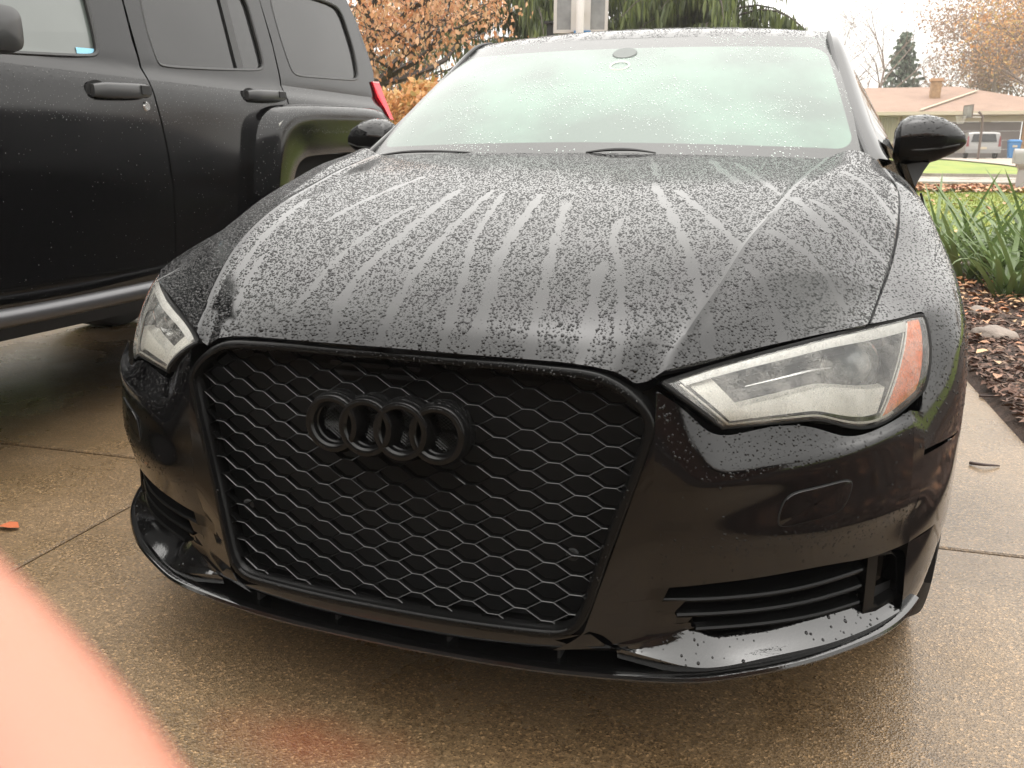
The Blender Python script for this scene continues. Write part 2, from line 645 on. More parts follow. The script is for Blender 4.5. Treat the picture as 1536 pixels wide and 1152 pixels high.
# ---- bumper skin: x along the plan curve, z levels, inward offset
def bump_rows(cols):
    """cols: list of (x, [(z, off), ...]) -> control grid rows (levels) x cols"""
    n = len(cols[0][1])
    return [[(*plan_pt(x, lv[k][1]), lv[k][0]) for (x, lv) in cols] for k in range(n)]


# column levels: top edge under the lamp, lip of the shelf, flat, flat, bulge, below bulge, intake top
UP = [
    (.409, [(.664, .018), (.60, .006), (.535, .0), (.48, .0), (.430, -.001), (.40, .004), (.352, .016)]),
    (.452, [(.634, .022), (.585, .008), (.532, .0), (.48, .0), (.428, -.001), (.40, .004), (.356, .016)]),
    (.493, [(.600, .026), (.570, .012), (.536, .0), (.49, .0), (.427, -.002), (.405, .003), (.361, .015)]),
    (.556, [(.603, .026), (.576, .013), (.547, .0), (.50, .0), (.429, -.002), (.407, .003), (.367, .014)]),
    (.636, [(.602, .024), (.580, .012), (.558, .0), (.51, .0), (.436, -.002), (.413, .003), (.374, .013)]),
    (.686, [(.583, .020), (.575, .010), (.566, .0), (.52, .0), (.443, -.002), (.42, .003), (.375, .012)]),
    (.738, [(.588, .018), (.584, .010), (.577, .003), (.53, .0), (.449, -.002), (.426, .003), (.372, .010)]),
    (.780, [(.606, .014), (.597, .011), (.585, .006), (.535, .0), (.455, -.002), (.432, .002), (.372, .008)]),
    (.801, [(.527, .0), (.520, .0), (.515, .0), (.50, .0), (.460, -.001), (.436, .002), (.372, .006)]),
    (.838, [(.527, .0), (.518, .0), (.508, .0), (.495, .0), (.468, .0), (.44, .0), (.372, .004)]),
    (.868, [(.525, .0), (.514, .0), (.50, .0), (.490, .0), (.47, .0), (.44, .0), (.372, .003)]),
    (.886, [(.524, .0), (.512, .0), (.494, .0), (.485, .0), (.468, .0), (.44, .0), (.372, .002)]),
]
rows = bump_rows(UP)


def densify(rows_, nu, nv):
    return patch(rows_, nu, nv)


# the step at x = .79 (end of the lamp) is a real corner: build the inner and the outer piece as two patches
inner = [r[:8] for r in rows]
outer = [r[7:] for r in rows]
for k in range(len(outer)):
    # the outer piece starts at the lamp end, on the seam below the fender
    z_in = rows[k][7][2]
outer_cols = [(.781, [(.606, .004), (.575, .002), (.545, .0), (.51, .0), (.456, -.002), (.432, .002), (.372, .008)])] + \
             [(.800, [(.596, .003), (.56, .001), (.535, .0), (.50, .0), (.460, -.001), (.436, .002), (.372, .006)])]
inner_d = patch(inner, 80, 60)
seam_cols = [(.780, UP[7][1]),
             (.7995, [(.598, .011), (.585, .009), (.565, .004), (.525, .0), (.459, -.001), (.435, .002), (.372, .006)])]
mid_d = patch(bump_rows(seam_cols), 6, 60)
out_d = patch(bump_rows([(.7995, [(.527, .0), (.520, .0), (.512, .0), (.50, .0), (.459, -.001), (.435, .002), (.372, .006)])] + UP[9:]), 24, 60)
# match the top of the outer piece to the seam line between bumper and fender
ARCHX = .886
bumper_mb = MB()
for g in (inner_d, mid_d, out_d):
    bumper_mb.grid(g, mirror=True)
# slab between grille and the upper part (x .33-.41)
SIDE = []
for z in (.664, .60, .535, .48, .43, .40, .352):
    xg = .321 + (z - .292) * .279
    xg = min(xg, .404)
    pr = []
    for a in (0, .5, 1):
        x = xg + (.409 - xg) * a
        off = {.664: .018, .60: .006, .535: 0, .48: 0, .43: -.001, .40: .004, .352: .016}[z]
        xo, yo = plan_pt(.409, off)
        yg = gy(xg, z) + .004
        pr.append((xg + (xo - xg) * a, yg + (yo - yg) * a, z))
    SIDE.append(pr)
bumper_mb.grid(patch(SIDE, 10, 50), mirror=True)
# below that: skin between the grille and the saw-tooth ends of the three intake slots, row by row
ZIG = [(.362, .440, .018), (.3335, .429, .016), (.3322, .463, .024), (.312, .447, .022), (.3107, .481, .032), (.290, .466, .030), (.2887, .494, .038), (.2815, .484, .036), (.270, .440, .022), (.260, .403, .012), (.2525, .368, .005)]
lowin = []
for z, xr, off in ZIG:
    xg = .321 + (z - .292) * .279 if z > .285 else float(np.interp(z, [.250, .265, .285], [.268, .296, .319]))
    row = []
    xj = min(.409, xr)
    offj = min(off, .018) if xr > .409 else off
    yj = plan_pt(xj, offj)[1]
    yg = gy(xg, z) + (.006 if z > .36 else .004)
    n1 = 9 if xr > .409 else 15
    for a in np.linspace(0, 1, n1):
        row.append((xg + (xj - xg) * a, yg + (yj - yg) * a, z))
    if xr > .409:
        for a in np.linspace(0, 1, 8)[1:]:
            x = .409 + (xr - .409) * a
            row.append((x, plan_pt(x, offj + (off - offj) * a)[1], z))
    else:
        row.append((xr + .0005, yj, z))
    row = row[:16]
    lowin.append(row)
lowin = np.array(lowin)
bumper_mb.grid(lowin, mirror=True)
CHEEK = bump_rows([
    (.7985, [(.372, .006), (.335, .006), (.29, .004), (.25, .004), (.228, .006)]),
    (.820, [(.372, .004), (.335, .003), (.29, .003), (.25, .006), (.230, .010)]),
    (.850, [(.372, .0035), (.335, .003), (.29, .005), (.25, .012), (.232, .018)]),
    (.886, [(.372, .002), (.335, .004), (.29, .012), (.26, .022), (.245, .03)]),
])
cheek = patch(CHEEK, 20, 24)
bumper_mb.grid(cheek, mirror=True)
# rim round the intake: returns inward
rim_top = np.array([(*plan_pt(x, o), z) for x, z, o in [(.436, .353, .016), (.493, .361, .015), (.556, .367, .014), (.636, .374, .013), (.686, .375, .012), (.738, .372, .010), (.775, .370, .008)]])
rt = spl(rim_top, 50)
bumper_mb.grid(np.stack([rt, rt + np.array([-.004, .008, -.004]), rt + np.array([-.02, .05, .004])]), mirror=True)
rim_out = spl(np.array([(*plan_pt(x, o), z) for x, z, o in [(.775, .370, .008), (.790, .362, .007), (.797, .345, .006), (.800, .31, .005), (.801, .27, .004), (.800, .245, .004), (.795, .236, .004)]]), 30)
bumper_mb.grid(np.stack([rim_out, rim_out + np.array([-.006, .008, 0]), rim_out + np.array([-.03, .05, 0])]), mirror=True)
# scoop: the upturned ledge below the fins that mirrors the sky
SC_LO = np.array([(*plan_pt(x, o), z) for x, z, o in [(.366, .252, .004), (.427, .240, .002), (.491, .227, .0), (.587, .237, .0), (.676, .243, .0), (.748, .249, .0), (.795, .252, .0)]])
SC_UP = np.array([(*plan_pt(x, o), z) for x, z, o in [(.368, .2525, .005), (.403, .260, .0125), (.440, .270, .0225), (.484, .281, .0365), (.515, .266, .040), (.56, .263, .040), (.62, .270, .040), (.673, .276, .038), (.735, .276, .034), (.788, .262, .016)]])
lo, up = spl(SC_LO, 60), spl(SC_UP, 60)
midc = (lo + up) / 2 + np.array([.001, .003, -.002])
BLADE = np.stack([lo + np.array([0, .006, -.02]), lo + np.array([0, .001, -.004]), lo, lo * .75 + up * .25 + np.array([0, .001, -.0012]), midc, lo * .25 + up * .75 + np.array([.001, .002, -.001]), up, up + np.array([-.004, .006, .0005]), up + np.array([-.02, .05, -.01])])
# lower bar under the grille frame
BAR_T = np.array([(x, gy(x, .275) + dy, z) for x, z, dy in [(0, .272, .006), (.1, .272, .006), (.2, .272, .006), (.27, .275, .006), (.33, .285, .006)]])
BAR_B = np.array([(0, .010, .236), (.1, .012, .236), (.2, .018, .238), (.30, .030, .243), (.372, .042, .250)])
bt, bb = spl(BAR_T, 30), spl(BAR_B, 30)
bumper_mb.grid(np.stack([bt, bt * .5 + bb * .5 + np.array([0, -.006, 0]), bb, bb + np.array([0, .03, -.003])]), mirror=True)
bumper = part('front_bumper', bumper_mb, M['paint'], car, angle=32)
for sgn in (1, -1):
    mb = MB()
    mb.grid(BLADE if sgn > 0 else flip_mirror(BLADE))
    part('lower_blade', mb, M['boosted_gloss'], bumper, angle=32, label='wet blade below the intake slots, gloss raised to mirror more sky')

# headlight washer covers
for s in (1, -1):
    cl = np.array([(*plan_pt(x, -.0026), z) for x, z in [(.582, .455), (.630, .462), (.678, .470), (.690, .523), (.640, .516), (.593, .509)]])
    for _ in range(4):
        nx = np.roll(cl, -1, axis=0)
        cl = np.stack([cl * .8 + nx * .2, cl * .2 + nx * .8], axis=1).reshape(-1, 3) if _ == 0 else np.stack([cl * .75 + nx * .25, cl * .25 + nx * .75], axis=1).reshape(-1, 3)
    cl[:, 1] = [plan_pt(q[0], -.0026)[1] for q in cl]
    cl = np.concatenate([cl, cl[:1]])
    mb = MB()
    ctr = cl.mean(axis=0)
    mb.grid(np.stack([cl, ctr + (cl - ctr) * .97 + np.array([.0006, -.0012, 0]), ctr + (cl - ctr) * .6 + np.array([.001, -.0022, 0]), ctr + (cl - ctr) * .05 + np.array([.001, -.0025, 0])]) * np.array([s, 1, 1]))
    wc = part('headlight_washer_cover', mb, M['paint'], car)
    mb = MB()
    mb.tube(cl * np.array([s, 1, 1]) + np.array([s * -.0005, .0008, 0]), .0016, 5, cap=False)
    part('gap', mb, M['void'], wc)

# ---- intake interior, fins, duct
for s in (1, -1):
    S = np.array([s, 1, 1])
    mb = MB()
    a = spl(np.array([(*plan_pt(x, o), z) for x, z, o in [(.425, .36, .05), (.55, .385, .085), (.68, .39, .09), (.80, .39, .07)]]), 20)
    b = spl(np.array([(*plan_pt(x, o), z) for x, z, o in [(.40, .24, .04), (.55, .24, .085), (.68, .25, .09), (.80, .25, .07)]]), 20)
    mb.grid(np.stack([a, b]) * S)
    part('intake_backing', mb, M['void'], car)
    for (xi, zi, zo) in ((.432, .331, .343), (.456, .306, .314), (.486, .282, .284)):
        xs = [xi, xi + .06, .60, .67, .74]
        zs = np.interp(xs, [xi, .55, .74], [zi, zi - .001, zo])
        fr = spl(np.array([(*plan_pt(x, .022 if k else .018), z) for k, (x, z) in enumerate(zip(xs, zs))]), 30)
        bk = fr + np.array([-.015, .055, .004])
        mb = MB()
        mb.grid(np.stack([bk, fr + np.array([0, .003, .003]), fr, fr + np.array([0, .002, -.004]), bk + np.array([0, 0, -.006])]) * S)
        part('intake_fin', mb, M['satin'], car)
    # outer duct block
    mb = MB()
    q = [(.742, .372, .018), (.746, .262, .020), (.760, .2515, .018), (.797, .262, .016), (.7985, .30, .016), (.790, .352, .016), (.775, .367, .016)]
    ring = np.array([(*plan_pt(x, o), z) for x, z, o in q])
    back = ring + np.array([-.02, .06, .01])
    cc = ring.mean(axis=0)
    inn = cc + (ring - cc) * np.array([.66, .66, .80]) + np.array([.006, .004, .004])
    closed = lambda A: np.concatenate([A, A[:1]])
    ring_i = closed(inn)
    mb.grid(np.stack([closed(back), closed(ring), ring_i, ring_i + np.array([-.015, .06, .004])]) * S)
    part('brake_duct', mb, M['satin'], car, angle=25)

# ---- front lip
LIPO = np.array([(0, .000, .206), (.198, .006, .206), (.346, .024, .207), (.44, .044, .208), (.499, .062, .210), (.56, .092, .215), (.638, .139, .222), (.72, .210, .230), (.771, .266, .236), (.810, .330, .244), (.828, .372, .250)])
lp = spl(LIPO, 90)
tn = np.gradient(lp, axis=0)
nn = np.stack([tn[:, 1], -tn[:, 0], 0 * tn[:, 0]], 1)
nn /= np.linalg.norm(nn, axis=1)[:, None]
fade = np.linspace(0, 1, 90)
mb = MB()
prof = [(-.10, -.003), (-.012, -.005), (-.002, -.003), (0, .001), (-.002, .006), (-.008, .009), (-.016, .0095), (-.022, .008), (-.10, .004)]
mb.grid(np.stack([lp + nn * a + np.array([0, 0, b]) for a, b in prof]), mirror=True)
part('front_lip', mb, M['boosted_gloss'], car, angle=40)
mb = MB()
wallx = spl(np.array([(0, .075, .19), (.2, .08, .19), (.37, .10, .19), (.5, .14, .19), (.62, .2, .2), (.8, .38, .22)]), 30)
mb.grid(np.stack([wallx, wallx + np.array([0, 0, .075])]), mirror=True)
part('slot_backing', mb, M['void'], car)
for x in (-.292, -.125, .085, .272):
    y = float(np.interp(abs(x), LIPO[:, 0], LIPO[:, 1])) + .030
    mb = MB()
    mb.box((x - .0025, y, .200), (x + .0025, y + .05, .245))
    part('slot_strut', mb, M['matt_black'], car, angle=25)
# underside
mb = MB()
ub = spl(np.array([(0, .05, .19), (.4, .10, .19), (.6, .20, .20), (.72, .33, .21), (.74, .55, .21)]), 20)
mb.grid(np.stack([ub, np.stack([ub[:, 0] * 0 + ub[:, 0], np.full(20, .55), np.full(20, .2)], 1)]), mirror=True)
mb.box((-.62, .5, .19), (.62, 4.1, .24))
part('undertray', mb, M['matt_black'], car, angle=25)

# ---- grille frame, honeycomb, badge
GO = np.array([(0, .700), (.12, .698), (.20, .697), (.264, .694), (.325, .687), (.362, .669), (.391, .645), (.405, .620), (.402, .588), (.375, .49), (.345, .385),
               (.326, .316), (.312, .291), (.29, .277), (.25, .272), (.12, .270), (0, .270)])
go = spl(GO, 160)
tg = np.gradient(go, axis=0)
ni = np.stack([tg[:, 1], -tg[:, 0]], 1)
ni /= np.linalg.norm(ni, axis=1)[:, None]
if (ni[0] @ np.array([0, -1.0])) < 0:
    ni = -ni
ni[0] = (0, -1)
ni[-1] = (0, 1)


def frame_ring(inw, dy):
    q = go + ni * inw
    q[0, 0] = 0
    q[-1, 0] = 0
    half = np.stack([q[:, 0], gy(q[:, 0], q[:, 1]) + dy, q[:, 1]], 1)
    return np.concatenate([half, (half[1:-1] * np.array([-1, 1, 1]))[::-1]])


grille = part('grille_frame', (lambda b: (b.grid(np.stack([frame_ring(a, d) for a, d in [(-.001, .03), (0, .003), (.001, -.0005), (.003, -.002), (.009, -.003), (.012, -.002), (.0135, .002), (.0145, .007), (.0165, .009), (.0185, .035)]]), closed_u=True), b)[1])(MB()), M['satin'], car, angle=50)

inner2 = go + ni * .0175
poly = np.concatenate([inner2, (inner2[1:-1] * np.array([-1, 1]))[::-1]])


def inside(p):
    x, z = p
    c = False
    n = len(poly)
    X, Z = poly[:, 0], poly[:, 1]
    X2, Z2 = np.roll(X, 1), np.roll(Z, 1)
    cond = ((Z > z) != (Z2 > z))
    with np.errstate(divide='ignore', invalid='ignore'):
        xi = (X2 - X) * (z - Z) / (Z2 - Z) + X
    return bool((np.count_nonzero(cond & (x < xi)) % 2) == 1)


CX, RZ, FW = .0432, .0315, .0178
segs = []
for i in range(-11, 12):
    x = i * CX
    for j in range(-1, 17):
        zf = .262 + j * RZ + (i % 2) * RZ / 2
        a, b = (x - FW / 2, zf), (x + FW / 2, zf)
        segs.append((a, b))
        for sg in (1, -1):
            segs.append((b, (x + CX - FW / 2, zf + sg * RZ / 2)))
mb = MB()
for a, b in segs:
    ia, ib = inside(a), inside(b)
    if not ia and not ib:
        continue
    a, b = np.array(a), np.array(b)
    if ia != ib:
        lo_, hi_ = (a, b) if ia else (b, a)
        p0, p1 = lo_.copy(), hi_.copy()
        for _ in range(10):
            mid = (p0 + p1) / 2
            if inside(mid):
                p0 = mid
            else:
                p1 = mid
        a, b = lo_, p1
    d = b - a
    ln = np.linalg.norm(d)
    if ln < 1e-4:
        continue
    n_ = np.array([-d[1], d[0]]) / ln
    w = .0010
    V = []
    for q in (a, b):
        y0 = gy(q[0], q[1]) + .012
        for wx, dy in ((-w * .5, .014), (-w, .003), (-w * .3, .0), (w * .9, .001), (w * .6, .014)):
            V.append((q[0] + n_[0] * wx, y0 + dy, q[1] + n_[1] * wx))
    mb.add(V, [(k, k + 1, 6 + k, 5 + k) for k in range(4)])
part('honeycomb', mb, M['mesh'], car, angle=80)

# what shows behind the honeycomb: radiator, crash bar, two mounting lugs
mb = MB()
rb = np.array([(x, gy(x, .5) + .09, 0) for x in np.linspace(-.42, .42, 30)])
mb.grid(np.stack([rb + np.array([0, 0, .70]), rb + np.array([0, 0, .24])]))
part('radiator', mb, M['void'], car)
mb = MB()
for z in (.675, .66, .645):
    mb.box((-.14, gy(0, z) + .052, z - .003), (.02, gy(0, z) + .06, z + .003))
part('air_shutter', mb, M['matt_black'], car, angle=25)
for s in (1, -1):
    mb = MB()
    c0 = np.array([s * .292, gy(.292, .401) + .020, .401])
    mb.lathe([(.0045, -.004), (.005, 0), (.009, .0), (.011, -.003)], c0, (0, -1, 0), 12)
    part('grille_lug', mb, M['matt_black'], car, angle=25)

M['badge'] = P('badge_black', (.004, .004, .004), rough=.14, spec=.22, bump=(500, .00015))
badge_mb = MB()
bz = .583
for k in range(4):
    xk = (k - 1.5) * .0597
    o = np.array([xk, gy(xk, bz) + .004, bz])
    badge_mb.lathe([(.040, .0), (.0505, .0), (.0505, .022), (.0492, .025), (.0484, .0235), (.0470, .033), (.0450, .0365), (.0405, .0375), (.0365, .0365), (.0335, .033), (.0325, .024), (.0305, .022), (.0305, .0)], o, (0, -1, .06), 48)
part('badge', badge_mb, M['badge'], car, angle=30, label='four interlocking black rings on the grille')

for k in range(4):     # fine mesh inside the rings
    xk = (k - 1.5) * .0597
    mb = MB()
    for j in range(-6, 7):
        for sg in (1, -1):
            c_ = j * .0062
            half = math.sqrt(max(0, .033 ** 2 - (c_ * .707) ** 2))
            mid = np.array([xk + c_ * .5, gy(xk, bz) - .002, bz + sg * -c_ * .5])
            dv_ = np.array([.8, 0, sg * .6]) * half
            mb.tube(np.array([mid - dv_, mid + dv_]), .0006, 4, cap=False)
    part('badge_mesh', mb, M['mesh'], car, kind='stuff')

# ---- headlights
M['lamp_pale'] = P('pale_lamp_trim', (.50, .49, .46), rough=.3)
HT = np.array([(.410, .084, .671), (.483, .150, .690), (.575, .220, .710), (.640, .280, .722), (.696, .337, .730), (.755, .410, .736), (.785, .452, .735)])
HB = np.array([(.496, .105, .607), (.558, .139, .6105), (.610, .170, .6125), (.640, .192, .608), (.686, .235, .590), (.735, .288, .592), (.788, .372, .622)])
_tt = np.linspace(0, 1, 7)


def lampn(s):
    x = np.interp(s, [0, 1], [.46, .80])
    e = .01
    dy = (np.interp(x + e, PS[:, 0], PS[:, 1]) - np.interp(x - e, PS[:, 0], PS[:, 1])) / (2 * e)
    n = np.array([dy, -1.0, .22])
    return n / np.linalg.norm(n)


def lamp(s, t, d=0.0):
    a = spl(HT, np.array([s]), _tt)[0]
    b = spl(HB, np.array([s]), _tt)[0]
    tt = min(max(t, 0), 1)
    edge = (math.sin(math.pi * tt)) ** .6 if 0 < tt < 1 else 0
    # rounded outer corners
    return a * (1 - t) + b * t + lampn(s) * (.013 * edge - d)


def lamp_grid(s0, s1, t0, t1, d, ns=24, nt=16, tf=None):
    return np.array([[lamp(s, (t if tf is None else tf(s, t)), d) for s in np.linspace(s0, s1, ns)] for t in np.linspace(t0, t1, nt)])


lens_g = lamp_grid(0, 1, 0, 1, 0, 60, 32)
for sg in (1, -1):
    S = np.array([sg, 1, 1])
    hl = part('headlight', (lambda b: (b.grid((lens_g[:, ::-1] if sg > 0 else lens_g) * S), b)[1])(MB()), M['lens'], car)
    mb = MB()       # housing shell
    gg = lamp_grid(-.012, 1.01, -.02, 1.02, .085, 30, 12)
    mb.grid(gg * S)
    ring = [lens_g[0], lens_g[:, -1], lens_g[-1][::-1], lens_g[:, 0][::-1]]
    ring = np.concatenate(ring)
    rin = np.concatenate([gg[0][np.linspace(0, 29, 60).astype(int)], gg[:, -1][np.linspace(0, 11, 32).astype(int)], gg[-1][::-1][np.linspace(0, 29, 60).astype(int)], gg[:, 0][::-1][np.linspace(0, 11, 32).astype(int)]])
    mb.grid(np.stack([ring + np.array([0, .002, 0]), rin]) * S)
    part('housing', mb, M['lamp_dark'], hl, angle=30)
    mb = MB()
    mb.grid(lamp_grid(.02, .83, .03, .26, .030, 40, 6) * S)
    part('upper_bezel', mb, M['lamp_dark'], hl)
    mb = MB()
    mb.grid(lamp_grid(.045, .84, .03, .135, .004, 40, 4) * S)
    part('top_strip', mb, M['lamp_pale'], hl)
    mb = MB()       # cream light guide: short arm up the inner end, long wave along the bottom
    g1 = lamp_grid(.055, .125, .14, .90, .014, 6, 16)
    g2 = lamp_grid(.055, .79, 0, 1, .014, 50, 6, tf=lambda s, t: .90 - (.24 + .05 * math.sin((s - .2) * 5)) * t)
    for g in (g1, g2):
        mb.grid(g * S)
        n = grid_normals(g)
        for e in (g[0], g[-1], g[:, 0], g[:, -1]):
            mb.grid(np.stack([e, e + np.array([-.01, .02, 0])]) * S)
    part('light_guide', mb, M['drl'], hl, angle=30)
    mb = MB()       # fine bright edge outside the guide
    path = [lamp(.035, t, .006) for t in np.linspace(.10, .95, 16)] + [lamp(s, .955, .006) for s in np.linspace(.05, .86, 40)]
    mb.tube(np.array(path) * S, .0022, 5)
    part('bright_edge', mb, M['drl'], hl)
    mb = MB()
    mb.grid(np.array([[lamp(.872 - .065 * t + (.988 - .872 + .065 * t) * a, t, .009) for a in np.linspace(0, 1, 8)] for t in np.linspace(.04, .95, 16)]) * S)
    part('amber_reflector', mb, M['amber'], hl, label='orange side reflector at the outer end of the headlight')
    mb = MB()
    mb.tube(np.array([lamp(.864 - .065 * t, t, .008) for t in np.linspace(.06, .95, 14)]) * S, .0018, 5)
    mb.tube(np.array([lamp(.853 - .065 * t, t, .010) for t in np.linspace(.06, .90, 14)]) * S, .0012, 5)
    part('divider', mb, M['drl'], hl)
    mb = MB()
    c = lamp(.69, .40, .062) * S
    nrm = lampn(.69) * np.array([.5, 1, .3]) * S
    mb.lathe([(.0001, .044), (.012, .042), (.024, .035), (.033, .022), (.037, .004)], c, nrm, 36)
    part('projector', mb, M['glass_ball'], hl)
    mb = MB()
    mb.lathe([(.037, .0), (.043, .012), (.046, .018), (.050, .014), (.055, -.02)], c, nrm, 36)
    part('projector_ring', mb, M['lamp_chrome'], hl)
    mb = MB()
    mb.tube(np.array([lamp(s_, .43 - .05 * s_, .036) for s_ in np.linspace(.20, .56, 16)]) * S, np.concatenate([np.linspace(.001, .003, 8), np.linspace(.003, .001, 8)]), 6)
    part('reflector_wing', mb, M['lamp_chrome'], hl)
    # black gasket along the lamp's edge
    mb = MB()
    gk = np.concatenate([lens_g[0], lens_g[1:, -1], lens_g[-1][::-1][1:], lens_g[:, 0][::-1][1:]])
    mb.tube(gk * S + np.array([0, .004, 0]), .0042, 6, cap=False)
    part('gasket', mb, M['void'], hl)

# ---- windscreen, roof, pillars
WB = np.array([(0, 1.118, 1.003), (.25, 1.136, 1.0), (.5, 1.202, .994), (.64, 1.256, .989), (.705, 1.292, .985)])
WT = np.array([(0, 1.762, 1.357), (.2, 1.774, 1.357), (.4, 1.808, 1.356), (.52, 1.850, 1.355), (.582, 1.882, 1.353)])
rowsW = [WB, WB * .66 + WT * .34 + np.array([0, -.006, .010]), WB * .33 + WT * .67 + np.array([0, -.006, .010]), WT]
ws = patch(rowsW, 40, 40)
mb = MB()
wsf = np.concatenate([flip_mirror(ws), ws[:, 1:]], axis=1)
mb.grid(wsf)
me = mb.mesh('windscreen', M['fog_glass'], True, None)
uvl = me.uv_layers.new(name='UVMap')
nvw, nuw = wsf.shape[:2]
uvs = np.zeros((nvw, nuw, 2))
uvs[:, :, 0] = np.linspace(-.66, .66, nuw)[None, :]
uvs[:, :, 1] = np.linspace(0, .72, nvw)[:, None]
uvf = uvs.reshape(-1, 2)
li = np.zeros(len(me.loops), dtype=np.int32)
me.loops.foreach_get('vertex_index', li)
uvl.data.foreach_set('uv', uvf[li].ravel())
windscreen = link('windscreen', me, car)
mb = MB()
mb.lathe([(.001, .003), (.035, .003), (.038, .0)], (0, 1.640, 1.2995), (0, -.5, .87), 24)
part('sensor_pad', mb, P('sensor_grey', (.11, .12, .115), rough=.6), windscreen)
mb = MB()
mb.lathe([(.026, .002), (.029, .004), (.031, .002)], (0.004, 1.555, 1.255), (0, -.5, .87), 24)
part('sensor_ring', mb, M['drl'], windscreen)
mb = MB()
RC = np.array([(0, 1.764, 1.358), (0, 1.84, 1.386), (0, 1.98, 1.413), (0, 2.2, 1.434), (0, 2.55, 1.444), (0, 2.9, 1.430), (0, 3.15, 1.392)])
RS = np.array([(.584, 1.884, 1.354), (.583, 1.95, 1.373), (.579, 2.06, 1.391), (.572, 2.25, 1.402), (.565, 2.55, 1.402), (.558, 2.86, 1.388), (.548, 3.12, 1.352)])
cols = []
for f_ in (0, .35, .7, .9, 1):
    w_ = RC * (1 - f_) + RS * f_
    w_[:, 0] = RS[:, 0] * f_
    w_[:, 1] = RC[:, 1] + (RS[:, 1] - RC[:, 1]) * f_ ** 2
    w_[:, 2] = RC[:, 2] + (RS[:, 2] - RC[:, 2]) * f_ ** 2.4
    cols.append(w_)
roof = patch(np.transpose(np.array(cols), (1, 0, 2)), 40, 60)
mb.grid(np.concatenate([flip_mirror(roof), roof[:, 1:]], axis=1))
part('roof', mb, M['paint'], car)
PI_ = np.array([(.712, 1.292, .985), (.676, 1.43, 1.070), (.632, 1.62, 1.192), (.600, 1.78, 1.293), (.586, 1.885, 1.354), (.582, 2.05, 1.390), (.574, 2.25, 1.402), (.567, 2.55, 1.402), (.560, 2.86, 1.388), (.550, 3.12, 1.352), (.61, 3.45, 1.21), (.66, 3.78, 1.04)])
PO_ = np.array([(.772, 1.395, .982), (.739, 1.5, 1.043), (.705, 1.66, 1.135), (.667, 1.80, 1.238), (.632, 1.95, 1.325), (.617, 2.10, 1.362), (.605, 2.28, 1.372), (.60, 2.55, 1.370), (.595, 2.86, 1.352), (.60, 3.12, 1.30), (.68, 3.40, 1.14), (.73, 3.62, 1.035)])
for s in (1, -1):
    S = np.array([s, 1, 1])
    a, b = spl(PI_, 70), spl(PO_, 70)
    mb = MB()
    mid1 = a * .72 + b * .28 + np.array([.008, -.004, .010])
    mid2 = a * .35 + b * .65 + np.array([.012, -.003, .008])
    mb.grid(np.stack([a + np.array([0, 0, -.004]), mid1, mid2, b, b + np.array([-.02, .01, -.01])]) * S)
    part('roof_pillar', mb, M['paint'], car, angle=60)
    mb = MB()
    tr = spl(PI_[:6], 40) + np.array([-.001, -.001, .004])
    mb.tube(tr * S, np.concatenate([np.full(30, .0075), np.linspace(.0075, .002, 10)]), 8)
    part('windscreen_trim', mb, M['trim'], car)
    # side glass
    mb = MB()
    bl = spl(np.array([(.800, 1.42, .978), (.806, 1.9, .99), (.802, 2.5, 1.005), (.785, 3.1, 1.02), (.745, 3.6, 1.035)]), 30)
    rl = spl(PO_[1:12], 30)
    mb.grid(np.stack([bl, bl * .5 + rl * .5 + np.array([.012, 0, 0]), rl]) * S)
    part('side_window', mb, M['tint_glass'], car)
    # body side behind the fender
    ys = np.array([1.305, 1.5, 2.0, 2.4, 2.8, 3.1, 3.3, 3.5, 3.7, 3.95, 4.2, 4.36])
    k = np.interp(ys, [1.3, 2.4, 3.4, 4.0, 4.36], [1, 1.005, 1.0, .975, .90])
    G_ = []
    for y_, k_ in zip(ys, k):
        arch = .32 + math.sqrt(max(0, .37 ** 2 - (y_ - 3.50) ** 2)) if abs(y_ - 3.5) < .37 else 0
        zl = max(.23, arch)
        sec = [(.80 * k_, .98), (.838 * k_, .895), (.862 * k_, .82), (.882 * k_, .74), (.890 * k_, .70 if zl > .6 else .62), (.886 * k_, max(zl + .01, .42)), (.865 * k_, zl)]
        G_.append([(x_, y_, z_ + (.035 if i_ < 3 else 0) * min(1, (y_ - 1.3) / 2)) for i_, (x_, z_) in enumerate(sec)])
    mb = MB()
    mb.grid(patch(G_, 30, 80) * S)
    bs = part('body_side', mb, M['paint'], car)
    for y_ in (1.32, 2.42, 3.32):
        mb = MB()
        ln = np.array([(x_ * 1.0, y_ + .02 * q_, z_) for q_, (x_, z_) in enumerate([(.842, .91), (.870, .83), (.886, .74), (.893, .62), (.889, .45), (.870, .26)])])
        mb.tube(spl(ln, 20) * S, .003, 5)
        part('door_gap', mb, M['void'], bs)
    for y_ in (2.2, 3.1):
        mb = MB()
        mb.tube(np.array([(.895, y_ - .1, .86), (.915, y_ - .07, .862), (.915, y_ + .07, .864), (.893, y_ + .1, .866)]) * S, .011, 8)
        part('door_handle', mb, M['paint'], bs)
